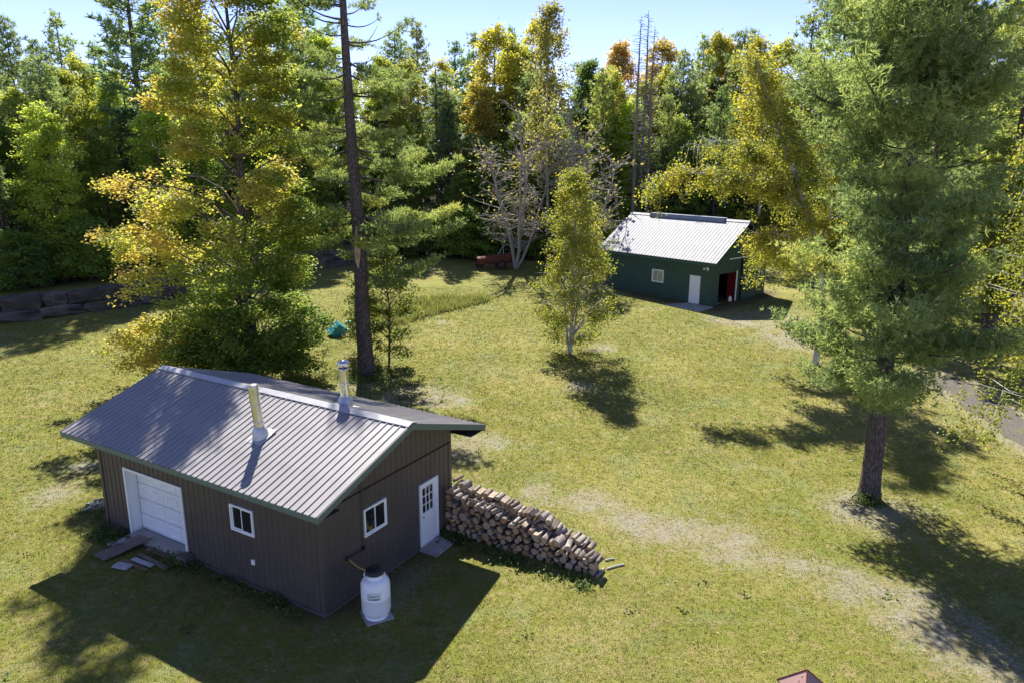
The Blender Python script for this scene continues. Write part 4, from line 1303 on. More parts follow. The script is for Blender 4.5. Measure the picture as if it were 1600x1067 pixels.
def pine_tree(H, r0, ext, z0, seed, whorl=.7, per=5, spacing=.13, tl=.17, tw=.026, k=7, path=None, skip=None, tops=.02, upt=.25, tint0=.45, jit=.25, thin=1.0, plate=.55, dens=.32, pw=.055, s0=.28, pgate=.0, pf=.7):
    r = np.random.default_rng(seed)
    wood = Geo(); fol = Geo()
    if path is None: path = np.array([[0, 0, -.3], [0, 0, H]])
    path = np.asarray(path, float)
    zt = np.linspace(path[0, 2], H, 26)
    tr = np.stack([np.interp(zt, path[:, 2], path[:, 0]), np.interp(zt, path[:, 2], path[:, 1]), zt], 1)
    tr[1:, :2] += np.cumsum(r.normal(0, .012, (25, 2)), 0)
    rad = r0 * (1 - np.clip(zt / H, 0, 1)) ** .75 + .02
    rad[0] *= 1.35; rad[1] *= 1.05
    wood.tube(tr, rad, 10)
    P = []; D = []; T = []
    z = z0
    while z < H * .985:
        nn = per + int(r.integers(-1, 2)); a0 = r.uniform(0, 6.28)
        frac = (z - z0) / (H - z0)
        for j in range(nn):
            az = a0 + j * 6.283 / nn + r.normal(0, .25)
            if skip and skip(z, az % 6.2832, r): continue
            zz = z + r.normal(0, .12)
            base = np.array([np.interp(zz, tr[:, 2], tr[:, 0]), np.interp(zz, tr[:, 2], tr[:, 1]), zz])
            el = R(-8 + 40 * frac ** 1.5) + r.normal(0, .12)
            ztip = zz + 1.0 * math.sin(el) * 2
            L = ext(ztip, az) * r.uniform(1 - jit, 1 + jit * .35)
            if L < .25: continue
            ns = 7; s = np.linspace(0, 1, ns)
            hd = np.array([math.cos(az), math.sin(az), 0])
            zc = L * (math.tan(el) * s + upt * s ** 2 - .1 * np.sin(s * math.pi))
            side = np.array([-hd[1], hd[0], 0]); bend = r.normal(0, .12)
            lp = base + hd * (L * s)[:, None] + side * (bend * L * s ** 2)[:, None]; lp[:, 2] += zc
            wood.tube(lp, np.linspace(max(.018, .012 + .014 * L), .008, ns), 5, cap=False)
            btint = tint0 + r.normal(0, .1)
            nb_ = max(4, int(L / dens * thin))
            for q in range(nb_):
                sq = r.uniform(s0, 1.0) if q else 1.0
                p = np.array([np.interp(sq, s, lp[:, i]) for i in range(3)])
                sg = 1 if q % 2 else -1
                ang = az + sg * r.uniform(.5, 1.1) * (1 if q else .1)
                bl = (.16 + .34 * L * (1.12 - sq)) * r.uniform(.7, 1.2)
                bd_ = np.array([math.cos(ang), math.sin(ang), r.uniform(.0, .38)])
                m_ = max(2, int(bl / spacing))
                st = np.linspace(.15, 1, m_)
                pts = p + bd_ * (bl * st)[:, None]; pts[:, 2] += .12 * bl * st ** 2
                pts += r.normal(0, pw, pts.shape) * np.array([1, 1, plate])
                P.append(pts); dd = np.repeat((bd_ * .8 + np.array([0, 0, .55]))[None], m_, 0); D.append(dd)
                T.append(np.full(m_, btint) + .12 * (st - .5) + r.normal(0, .06, m_))
        z += whorl * r.uniform(.75, 1.25) * (1 - .35 * frac)
    P = np.vstack(P); D = np.vstack(D); T = np.clip(np.concatenate(T), 0, 1)
    D /= np.linalg.norm(D, axis=1)[:, None]
    if pgate:
        nz = fbm(P[:, 0] * pf + seed, P[:, 2] * pf * 2.1, seed, 2) + fbm(P[:, 1] * pf + seed, P[:, 2] * pf * 2.1 + 9, seed + 3, 2)
        kp = nz > np.quantile(nz, pgate); P = P[kp]; D = D[kp]; T = np.clip(T[kp] + .35 * (nz[kp] - 1.0), 0, 1)
    tufts(fol, P, D, tl, tw, k, r, 0, T)
    return wood, fol


def broad_tree(H, r0, ext, z0, seed, limbs=46, leaf=.13, nleaf=40, crad=.42, subs=7, path=None, tintf=None, flat=.6, droop=0.0, rise=.55, top=1.0, skip=None, sides=10, sub_len=.38, up=.55, twigs=True, zp=.9, jl=(.68, 1.05), gate=.0, gf=.55, gz=-9.0, extra=()):
    r = np.random.default_rng(seed)
    wood = Geo(); fol = Geo()
    if path is None: path = np.array([[0, 0, -.3], [r.normal(0, .2), r.normal(0, .2), H * .5], [r.normal(0, .35), r.normal(0, .35), H]])
    path = np.asarray(path, float)
    tt = np.linspace(0, 1, 22)
    d_ = np.concatenate([[0], np.cumsum(np.linalg.norm(np.diff(path, axis=0), axis=1))]); d_ /= d_[-1]
    tr = np.stack([np.interp(tt, d_, path[:, i]) for i in range(3)], 1)
    tr[1:, :2] += np.cumsum(r.normal(0, .02, (21, 2)), 0) * min(1, H / 12)
    rad = r0 * (1 - tt) ** .8 + .012; rad[0] *= 1.3
    wood.tube(tr, rad, sides)
    CC = []; CT = []
    ztop = tr[-1, 2]
    for i in range(limbs + len(extra)):
        zt = z0 + (ztop * top - z0) * ((i + .5) / limbs) ** zp + r.normal(0, .2)      # height of the limb's tip
        az = i * 2.39996 + r.normal(0, .3)
        if skip and skip(zt, az % 6.2832, r): continue
        if i < limbs: L = ext(zt, az) * r.uniform(*jl)
        else: az, zt, L = extra[i - limbs]
        zb = max(.4, zt - rise * L - (.0 if droop == 0 else 0))
        zb = min(zb, ztop * .97)
        base = np.array([np.interp(zb, tr[:, 2], tr[:, 0]), np.interp(zb, tr[:, 2], tr[:, 1]), zb])
        cen = np.array([np.interp(zt, tr[:, 2], tr[:, 0]), np.interp(zt, tr[:, 2], tr[:, 1]), zt])
        tip = cen + L * np.array([math.cos(az), math.sin(az), 0])
        ns = 7; s = np.linspace(0, 1, ns)[:, None]
        lp = base + (tip - base) * s
        lp[:, 2] += (.16 * L * np.sin(s[:, 0] * math.pi)) - droop * L * s[:, 0] ** 2.2
        lp[1:] += np.cumsum(r.normal(0, .035 * L / 3, (ns - 1, 3)), 0)
        wood.tube(lp, np.linspace(.010 + .012 * L, .007, ns), 5, cap=False)
        for q in range(subs):
            sq = 1.0 if q == 0 else r.uniform(.3, 1.0)
            p = np.array([np.interp(sq, s[:, 0], lp[:, k]) for k in range(3)])
            ang = az + (r.uniform(.4, 1.2) * (1 if q % 2 else -1) if q else 0)
            bl = sub_len * L * (1.15 - sq) * r.uniform(.7, 1.3) + .15
            v = np.array([math.cos(ang), math.sin(ang), r.uniform(-.15, .55) - droop * 1.5])
            e = p + v * bl
            if twigs: wood.tube(np.stack([p, (p + e) / 2 + r.normal(0, .03, 3), e]), [.012, .008, .004], 3, cap=False)
            m_ = 1 if bl < crad * 1.2 else 2
            for w_ in range(m_):
                CC.append(p + v * bl * (1 - .55 * w_)); CT.append(r.normal(0, .12))
    # leader clusters
    CC = np.array(CC); CT = np.array(CT)
    if gate:
        nz = .5 * (fbm(CC[:, 0] * gf + seed, CC[:, 2] * gf, seed, 2) + fbm(CC[:, 1] * gf + seed, CC[:, 2] * gf + 7, seed + 5, 2))
        kp = (nz > np.quantile(nz, gate)) | (CC[:, 2] < gz); CC = CC[kp]; CT = CT[kp]
    n = len(CC)
    reps = np.maximum(4, r.poisson(nleaf, n))
    C = np.repeat(CC, reps, 0); ct = np.repeat(CT, reps)
    off = r.normal(0, 1, C.shape) * crad * .5
    off[:, 2] *= flat
    if droop > 0: off[:, 2] -= np.abs(r.normal(0, 1, len(off))) * droop * .9
    L = C + off
    base_t = tintf(L) if tintf else .5
    leaf_quads(fol, L, leaf, r, up, 0, np.clip(base_t + ct + r.normal(0, .08, len(L)), 0, 1))
    return wood, fol


def plant(name, label, cat, wood, fol, wm, fm, loc, rotz=0, scale=1.0, color=None, group=None, crown='crown'):
    t = thing(name, label, cat, loc, rotz, group)
    t.scale = (scale, scale, scale) if np.isscalar(scale) else scale
    a = link('trunk', wood if isinstance(wood, bpy.types.Mesh) else wood.mesh('trunk', wm), t)
    if fol is not None:
        b = link(crown, fol if isinstance(fol, bpy.types.Mesh) else fol.mesh(crown, fm), t)
        if color: b.color = tuple(color) + (1,)
    return t


def px_ext(base, rows, depth, trunk_px):
    """silhouette rows (y, xleft, xright) in photo pixels -> extents in metres about the trunk; trunk_px(y)"""
    D = math.hypot(base[0] * .0, base[1])
    zs, l, r_ = [], [], []
    for y, xl, xr in sorted(rows, key=lambda q: -q[0]):
        d = ray(800, y); t = D / d[1]; z = CAM_H + d[2] * t - base[2]
        dep = t
        zs.append(z); l.append(max(.05, (trunk_px(y) - xl) / CAM_F * dep)); r_.append(max(.05, (xr - trunk_px(y)) / CAM_F * dep))
    return ext_fn(zs, l, r_, depth if not np.ndim(depth) else depth), zs


# --- the large yellow maple behind the garage
mb = (-13.0, 36.0); mb = mb + (terf(*mb),)
rows = [(-150, 365, 400), (-80, 330, 425), (-40, 285, 450), (0, 255, 466), (60, 252, 468), (130, 262, 455), (175, 235, 455), (200, 250, 460), (225, 300, 470), (250, 262, 480), (275, 150, 490), (310, 165, 500), (350, 138, 515), (400, 138, 495), (440, 190, 480), (462, 300, 480), (485, 300, 480), (510, 178, 482), (540, 168, 485), (575, 205, 470), (595, 290, 420)]
mext, mz = px_ext(mb, rows, 4.6, lambda y: 378)
hm_ = 20.6


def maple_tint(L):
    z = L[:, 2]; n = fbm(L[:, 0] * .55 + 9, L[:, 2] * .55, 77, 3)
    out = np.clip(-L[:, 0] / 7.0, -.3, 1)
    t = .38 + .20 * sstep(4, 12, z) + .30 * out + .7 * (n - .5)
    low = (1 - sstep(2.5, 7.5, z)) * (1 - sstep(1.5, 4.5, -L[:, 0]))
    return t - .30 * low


def maple_skip(z, az, r):
    return False


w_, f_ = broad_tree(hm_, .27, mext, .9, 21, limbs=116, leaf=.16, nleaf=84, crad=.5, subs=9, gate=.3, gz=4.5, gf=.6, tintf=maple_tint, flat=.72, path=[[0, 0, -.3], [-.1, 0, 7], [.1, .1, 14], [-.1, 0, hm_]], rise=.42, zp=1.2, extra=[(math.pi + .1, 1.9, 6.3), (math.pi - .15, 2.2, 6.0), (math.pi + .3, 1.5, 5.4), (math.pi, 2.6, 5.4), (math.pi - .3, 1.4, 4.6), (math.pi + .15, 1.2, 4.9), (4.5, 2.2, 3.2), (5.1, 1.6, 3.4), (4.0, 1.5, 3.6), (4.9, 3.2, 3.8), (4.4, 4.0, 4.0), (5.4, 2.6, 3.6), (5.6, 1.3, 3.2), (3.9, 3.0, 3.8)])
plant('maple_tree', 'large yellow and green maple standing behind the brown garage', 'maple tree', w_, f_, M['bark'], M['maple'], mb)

# --- the tall scarred pine left of the middle
pb = at(573, 583)
prow = [(-160, 530, 555), (-70, 515, 575), (-30, 480, 600), (0, 460, 612), (40, 440, 640), (90, 450, 668), (150, 455, 655), (200, 470, 650), (240, 440, 690), (262, 420, 700), (300, 470, 725), (330, 430, 690), (352, 428, 720), (380, 445, 768), (400, 500, 750), (430, 560, 700), (470, 570, 665)]
tpx = lambda y: np.interp(y, [-160, 0, 100, 200, 300, 400, 490, 583], [525, 535, 541, 548, 555, 563, 566, 573])
pext, pz = px_ext(pb, prow, 3.6, tpx)
Hp = 24.0
path = []
for y in (583, 490, 400, 300, 200, 100, 0, -100):
    d = ray(tpx(y), y); t = pb[1] / d[1]; path.append((d[0] * t - pb[0], 0, CAM_H + d[2] * t - pb[2]))
path[0] = (0, 0, -.4); path.append((path[-1][0], 0, Hp))


def lp_skip(z, az, r):
    toward = abs(((az - 4.712 + math.pi) % 6.2832) - math.pi)
    return (toward < .75 and r.random() < .8) or r.random() < .18


w_, f_ = pine_tree(Hp, .40, pext, 5.2, 33, whorl=1.0, per=6, dens=.10, pw=.13, pgate=.2, pf=.6, spacing=.075, tl=.22, tw=.045, k=6, path=path, skip=lp_skip, tint0=.52, jit=.35, upt=.12, thin=1.3, plate=.8)
pt = plant('pine_tree', 'tall white pine with bare scarred trunk standing behind the two chimneys', 'pine tree', w_, f_, M['pinebark'], M['pine'], pb, color=(.98, 1.0, .78), crown='needles')
g = Geo()      # the long pale scar on the trunk
d = ray(563, 390); zc = CAM_H + d[2] * pb[1] / d[1] - pb[2]
xs_ = np.interp(zc, [p[2] for p in path], [p[0] for p in path])
V = []
for k, (dz, wd) in enumerate(((-.9, .03), (-.5, .12), (-.1, .16), (.3, .13), (.8, .07), (1.2, .02))):
    for sg in (-1, 1): V.append((xs_ - .05 + sg * wd - .006 * dz, -.43 + .012 * dz + .02 * abs(sg), zc + dz))
g.add(V, [(2 * i, 2 * i + 1, 2 * i + 3, 2 * i + 2) for i in range(5)]); obj('scar', g, plain('bare split wood', (.42, .3, .18), .8, 0, .2, .3, 5), pt)
rs = np.random.default_rng(3)
for (y, sgn, L_) in ((395, 1, 1.6), (400, -1, 2.6), (330, -1, 1.3), (290, -1, 2.0), (345, 1, 1.5), (210, -1, 1.2), (110, 1, 1.5), (130, -1, 1.3)):
    g = Geo(); d = ray(tpx(y), y); z_ = CAM_H + d[2] * pb[1] / d[1] - pb[2]; x_ = np.interp(z_, [p[2] for p in path], [p[0] for p in path])
    s = np.linspace(0, 1, 6)[:, None]
    Q = np.array([x_, -.15, z_]) + s * np.array([sgn * L_, -.5 + rs.normal(0, .5), rs.uniform(.1, .6)]); Q[1:] += np.cumsum(rs.normal(0, .06, (5, 3)), 0)
    g.tube(Q, np.linspace(.05, .012, 6), 5)
    for q in range(3): g.tube(np.stack([Q[2 + q], Q[2 + q] + rs.normal(0, .3, 3) + np.array([sgn * .3, 0, .1])]), [.012, .005], 4)
    obj('dead_branch', g, M['deadwood'], pt)

# --- the big pine at the right
rb_ = at(1357, 777)
prow = [(-150, 1330, 1470), (-60, 1280, 1490), (0, 1252, 1490), (60, 1240, 1500), (130, 1218, 1500), (180, 1210, 1510), (215, 1250, 1515), (235, 1300, 1510), (270, 1285, 1500), (310, 1292, 1505), (350, 1255, 1510), (400, 1228, 1520), (450, 1226, 1530), (500, 1232, 1525), (545, 1245, 1525), (575, 1262, 1510), (600, 1300, 1470), (625, 1340, 1430)]
tpx2 = lambda y: np.interp(y, [0, 300, 430, 560, 777], [1412, 1403, 1397, 1385, 1357])
rext, rz_ = px_ext(rb_, prow, 4.2, tpx2)
w_, f_ = pine_tree(21.5, .315, rext, 3.9, 51, whorl=.66, per=6, dens=.085, pw=.16, s0=.14, pgate=.2, pf=.62, spacing=.075, tl=.21, tw=.038, k=6, tint0=.5, jit=.52, upt=.25, thin=1.3, plate=1.0)
plant('pine_tree', 'big full white pine standing alone on the open lawn before the drive', 'pine tree', w_, f_, M['pinebark'], M['pine'], rb_, color=(.92, .98, .88), crown='needles')

# --- young birch clump on the lawn
bb = at(890, 552)
rows = [(272, 880, 892), (300, 868, 910), (340, 850, 925), (380, 842, 945), (420, 836, 955), (460, 832, 958), (490, 832, 945), (515, 845, 925)]
bext, _z = px_ext(bb, rows, 2.3, lambda y: 892)
Hb = 10.3
w_, f_ = broad_tree(Hb, .10, bext, 1.2, 61, limbs=84, leaf=.118, nleaf=40, crad=.4, subs=7, jl=(.42, 1.15), gate=.22, gf=.9, tintf=lambda L: .40 + .55 * (fbm(L[:, 0] * .8, L[:, 2] * .8, 5) - .5) - .1 * sstep(5, 1, L[:, 2]), flat=1.0, droop=.12, path=[[0, 0, -.2], [.15, 0, 3], [.1, 0, 6.5], [0, 0, Hb]], rise=.9, up=.2)
cl = plant('birch_tree', 'young yellow green birch clump with three white stems alone in the lawn', 'birch tree', w_, f_, M['birchbark'], M['birchleaf'], bb)
for dx, dy, hx in ((-.5, .15, 8.4), (.6, .25, 7.4)):
    g = Geo(); s = np.linspace(0, 1, 12)[:, None]; Q = np.array([[0, 0, -.2]]) + s * np.array([dx, dy, hx]); Q[:, 0] += .15 * np.sin(s[:, 0] * 4) * np.sign(dx); g.tube(Q, np.linspace(.075, .012, 12), 8); obj('stem', g, M['birchbark'], cl)

# --- leaning birch before the barn
lb_ = at(1273, 568)


def lpx(y, x, D=None):
    d = ray(x, y); t = (D or lb_[1]) / d[1]
    return np.array([d[0] * t - lb_[0], (D or lb_[1]) - lb_[1], CAM_H + d[2] * t - lb_[2]])


def birch_custom():
    r = np.random.default_rng(71); wood = Geo(); fol = Geo()
    trunk = np.array([[0, 0, -.3], lpx(480, 1288), lpx(380, 1276), lpx(320, 1258), lpx(250, 1232), lpx(170, 1205), lpx(90, 1180)])
    sec = [np.array([lpx(330, 1262), lpx(300, 1215), lpx(283, 1150, lb_[1] - .5), lpx(268, 1090, lb_[1] - .8), lpx(275, 1040, lb_[1] - .8), lpx(310, 1012, lb_[1] - .8)]),
           np.array([lpx(390, 1277), lpx(330, 1300), lpx(260, 1310), lpx(210, 1290)]),
           np.array([lpx(330, 1262), lpx(250, 1200, lb_[1] + 1), lpx(215, 1130, lb_[1] + 1), lpx(235, 1080, lb_[1] + 1)]),
           np.array([lpx(420, 1280), lpx(370, 1240, lb_[1] - 1), lpx(365, 1195, lb_[1] - 1.2), lpx(400, 1175, lb_[1] - 1.2)]),
           np.array([lpx(300, 1250), lpx(200, 1235, lb_[1] + .5), lpx(130, 1215, lb_[1] + .8), lpx(85, 1165, lb_[1] + .8)]),
           np.array([lpx(440, 1284), lpx(400, 1225, lb_[1] + 1), lpx(395, 1200, lb_[1] + 1), lpx(430, 1190, lb_[1] + 1)])]
    CC = []

    def sm(p, n=14):
        d = np.concatenate([[0], np.cumsum(np.linalg.norm(np.diff(p, axis=0), axis=1))]); q = np.linspace(0, d[-1], n)
        o = np.stack([np.interp(q, d, p[:, i]) for i in range(3)], 1)
        for _ in range(2): o[1:-1] = (o[:-2] + 2 * o[1:-1] + o[2:]) / 4
        return o
    tr = sm(trunk, 20); wood.tube(tr, np.linspace(.2, .03, 20), 9)
    for k, s_ in enumerate([tr[8:]] + sec):
        p = sm(s_, 16)
        if k: wood.tube(p, np.linspace(.085, .015, 16), 6)
        L = np.sum(np.linalg.norm(np.diff(p, axis=0), axis=1))
        for _ in range(int(L * 9)):
            sq = r.uniform(.12 if k else .05, 1); b = np.array([np.interp(sq, np.linspace(0, 1, 16), p[:, i]) for i in range(3)])
            dr = rdir(1, r)[0]; dr[2] = abs(dr[2]) * .5 + .1; ln = r.uniform(.4, 1.5) * (1.1 - .4 * sq)
            m = b + dr * ln; e = m + np.array([dr[0] * .35, dr[1] * .35, -r.uniform(.3, 1.25)])
            wood.tube(np.stack([b, m, e]), [.014, .009, .004], 3, cap=False)
            for q in np.linspace(.25, 1, 6):
                CC.append(m * (1 - q) + e * q if q > .4 else b * (1 - q) + m * q)
    CC = np.array(CC); nz = fbm(CC[:, 0] * .8, CC[:, 2] * .8, 3, 2) + .6 * fbm(CC[:, 1] * .9, CC[:, 2] * .9, 8, 2); CC = CC[nz > np.quantile(nz, .12)]
    reps = r.poisson(19, len(CC)); C = np.repeat(CC, reps, 0) + r.normal(0, .19, (reps.sum(), 3))
    t = .42 + .7 * (fbm(C[:, 0] * .7, C[:, 2] * .7, 15) - .5) + .12 * sstep(0, -5, C[:, 0])
    leaf_quads(fol, C, .125, r, .2, 0, np.clip(t + r.normal(0, .12, len(C)), 0, 1))
    return wood, fol


w_, f_ = birch_custom()
plant('birch_tree', 'leaning yellow birch arching over the pale roof of the green barn', 'birch tree', w_, f_, M['birchbark'], M['birchleaf'], lb_)

# --- saplings and base plants
def sapling(px_, py_, H_, Rr, label, seed, leaf=.13, n=26, mat='leaf', col=(.16, .2, .035), limbs=22, nleaf=22, z0=.9, trunk=.035):
    b = at(px_, py_)
    w_, f_ = broad_tree(H_, trunk, lambda z, az: Rr * (.45 + .55 * math.sin(min(3.0, max(.2, z / H_ * 3.1)))), z0, seed, limbs=limbs, leaf=leaf, nleaf=nleaf, crad=.4, subs=4, sides=6)
    return plant('sapling', label, 'sapling', w_, f_, M['bark'], M[mat], b, color=col)


sapling(607, 573, 6.4, 1.5, 'slim leafy sapling growing just beside the tall scarred pine trunk', 81, limbs=40, nleaf=34, z0=.7, trunk=.06, leaf=.15)
sapling(560, 552, 4.6, .75, 'bushy green sapling half hidden behind the tall scarred pine trunk', 82, nleaf=34, limbs=30, z0=.5)
sapling(514, 577, 1.25, .28, 'tiny thin sapling sprouting before the teal tub', 83, leaf=.09, limbs=8, nleaf=6, z0=.6, trunk=.012)

# ------------------------------------------------------------------ forest stock
def cone_ext(H_, Rr, low=.12, p=.75):
    return lambda z, az: Rr * max(.03, max(0, 1 - z / H_) ** p) * (min(1, max(0, z / H_) / low + .35))


def oval_ext(H_, Rr, lo=.2):
    def f(z, az):
        t = np.clip((z / H_ - lo) / (1 - lo), 0, 1)
        return Rr * (max(.04, math.sin(math.pi * (.12 + .86 * t) ** .85)) ** .7)
    return f


STOCK = {}


def stock(key, wood, fol, wm, fm):
    STOCK.setdefault(key, []).append((wood.mesh('trunk', M[wm]), fol.mesh('needles' if fm == 'pine' else 'crown', M[fm]) if fol is not None else None))


for i in range(3):      # white pines
    H_ = 24
    pr = np.random.default_rng(200 + i)
    lop = [pr.uniform(.6, 1.25) for _ in range(12)]
    e_ = lambda z, az, H_=H_, lop=lop: (4.5 * max(.12, max(0, 1 - z / H_) ** .42) * min(1, max(0, z) / 7 + .3)) * lop[int(max(0, z) / H_ * 11.9) % 12] * (1 + .25 * math.sin(az * 2 + z))
    w_, f_ = pine_tree(H_, .28, e_, (4.5, 8, 2.0)[i], 210 + i, whorl=1.0, per=5, dens=.14, pw=.17, pgate=.12, pf=.5, spacing=.18, tl=.46, tw=.12, k=5, thin=.9, jit=.5)
    stock('pine', w_, f_, 'pinebark', 'pine')
for i in range(2):      # dense conical spruce / hemlock
    w_, f_ = pine_tree(20, .2, cone_ext(20, 2.5, .08, .85), 1.0, 230 + i, whorl=.58, per=7, dens=.18, pw=.12, pgate=.2, pf=.6, spacing=.22, tl=.4, tw=.13, k=4, thin=.9, upt=.02, jit=.25, tint0=.25)
    stock('spruce', w_, f_, 'pinebark', 'pine')
w_, f_ = pine_tree(20, .17, lambda z, az: 1.7 * max(.05, max(0, 1 - z / 20) ** .5), 7, 239, whorl=.8, per=5, dens=.22, spacing=.22, tl=.4, tw=.1, k=5, thin=.8, upt=.0, jit=.4, tint0=.3)
stock('thinspruce', w_, f_, 'pinebark', 'pine')
for i in range(4):      # broadleaf forest trees
    H_ = 20
    w_, f_ = broad_tree(H_, .22, oval_ext(H_, (3.4, 4.0, 3.0, 3.6)[i], (.12, .25, .0, .16)[i]), (3, 5, 1.0, 3.5)[i], 250 + i, limbs=80, leaf=.27, nleaf=50, crad=.8, subs=6, flat=.62, gate=.2, gf=.4, jl=(.55, 1.15), twigs=False, sides=7)
    stock('broad', w_, f_, 'bark', 'leaf')
for i in range(2):      # slender birches / aspens
    H_ = 20
    w_, f_ = broad_tree(H_, .15, oval_ext(H_, 2.2, .3), 7, 270 + i, limbs=56, leaf=.24, nleaf=32, crad=.7, subs=6, flat=.9, gate=.2, gf=.5, jl=(.5, 1.2), twigs=False, sides=7, rise=.8)
    stock('birch', w_, f_, 'birchbark', 'leaf')
for i in range(3):      # low trees and bushes of the wood's edge
    H_ = 6
    w_, f_ = broad_tree(H_, .08, oval_ext(H_, 2.2, .0), .4, 280 + i, limbs=44, leaf=.25, nleaf=36, crad=.66, subs=5, flat=.55, twigs=False, sides=5, rise=.4)
    stock('bush', w_, f_, 'bark', 'leaf')
for i in range(2):      # grey leafless trees
    r = np.random.default_rng(290 + i); g = Geo(); fol = Geo()
    for s_ in range(5):
        a = r.uniform(0, 6.28); hh_ = r.uniform(6, 8.5)
        top_ = np.array([math.cos(a) * r.uniform(.8, 2.2), math.sin(a) * r.uniform(.8, 2.2), hh_]); s = np.linspace(0, 1, 9)[:, None]
        Q = s * top_; Q[:, :2] += (np.sin(s * 2.4) * .3); Q[1:] += np.cumsum(r.normal(0, .07, (8, 3)), 0); g.tube(Q, np.linspace(.1, .02, 9), 6)
        for q in range(26):
            sq = r.uniform(.2, 1); p = np.array([np.interp(sq, s[:, 0], Q[:, k]) for k in range(3)]); d_ = rdir(1, r)[0]; d_[2] = abs(d_[2]) * .9; L_ = r.uniform(.8, 2.2) * (1.15 - .6 * sq)
            e_ = p + d_ * L_; md = (p + e_) / 2 + r.normal(0, .1, 3); g.tube(np.stack([p, md, e_]), [.03, .022, .012], 4, cap=False)
            for w2_ in range(6):
                pp = p + (e_ - p) * r.uniform(.3, 1); e2 = pp + (d_ * .5 + rdir(1, r)[0] * .8) * r.uniform(.3, .8); g.tube(np.stack([pp, e2]), [.017, .01], 3, cap=False)
                if r.random() < .22: leaf_quads(fol, e2 + r.normal(0, .2, (5, 3)), .16, r, .2, 0, .5)
    stock('bare', g, fol, 'greytwig', 'leaf')
for i in range(2):      # dead standing spruces
    r = np.random.default_rng(300 + i); g = Geo(); H_ = 20
    g.tube([(0, 0, -.3), (.1, 0, 8), (.0, .1, 15), (.05, 0, H_)], [.2, .15, .09, .015], 7)
    for z in np.arange(6, H_ - .3, .17):
        for q in range(2):
            a = r.uniform(0, 6.28); L_ = r.uniform(.5, 2.0) * (1.3 - z / H_); p = np.array([.05, 0, z]); e_ = p + np.array([math.cos(a) * L_, math.sin(a) * L_, r.uniform(-.25, .25) * L_])
            g.tube(np.stack([p, (p + e_) / 2 + np.array([0, 0, .06]), e_]), [.028, .022, .014], 3, cap=False)
    stock('snag', g, None, 'twig', None)

TREES = []     # (root, kind, look, pixel x, pixel y of the top, distance)
LOOK = {}


def put(kind_, x, y, H_, color, look, variant=None, rot=None, wide=1.0, name=None, cat=None, label=None, group=None, z=None):
    base = {'pine': 24, 'spruce': 20, 'thinspruce': 20, 'broad': 20, 'birch': 20, 'bush': 6, 'bare': 8, 'snag': 20}[kind_]
    v = random.randrange(len(STOCK[kind_])) if variant is None else variant
    wood, fol = STOCK[kind_][v]; s = H_ / base
    nm = name or {'pine': 'pine_tree', 'spruce': 'spruce_tree', 'thinspruce': 'spruce_tree', 'broad': 'broadleaf_tree', 'birch': 'birch_tree', 'bush': 'bush', 'bare': 'bare_tree', 'snag': 'dead_tree'}[kind_]
    ct = cat or nm.replace('_', ' ')
    t = plant(nm, label or '', ct, wood, fol, None, None, (x, y, (terf(x, y) if z is None else z) - .1), random.uniform(0, 6.28) if rot is None else rot, (s * wide, s * wide, s), color, group, crown='needles' if kind_ in ('pine', 'spruce', 'thinspruce') else 'crown')
    if not label:
        pp = project((x, y, terf(x, y) + H_ * .85))[0]
        TREES.append((t, nm, look, pp[0], y, H_))
    return t


GREENS = [((0.264, 0.368, 0.094), 'mid green leafy'), ((0.415, 0.510, 0.104), 'light green leafy'), ((0.179, 0.273, 0.091), 'dark green leafy')]
YELS = [((.40, .44, .095), 'yellow green leafy'), ((.47, .45, .085), 'yellow leafy'), ((.48, .43, .11), 'golden leafy'), ((.48, .375, .15), 'orange leafy')]
PINES = [((.95, 1.05, 1.0), 'blue green'), ((1.15, 1.15, .85), 'olive green'), ((.78, .9, .82), 'dark green')]


def topy(x, y, ypx):
    """tree height so that the top meets photo row ypx"""
    d = ray(800, ypx); t = y / d[1]
    return CAM_H + d[2] * t - terf(x, y)


def xat(px_, y):
    d = ray(px_, 250); return d[0] * y / d[1]


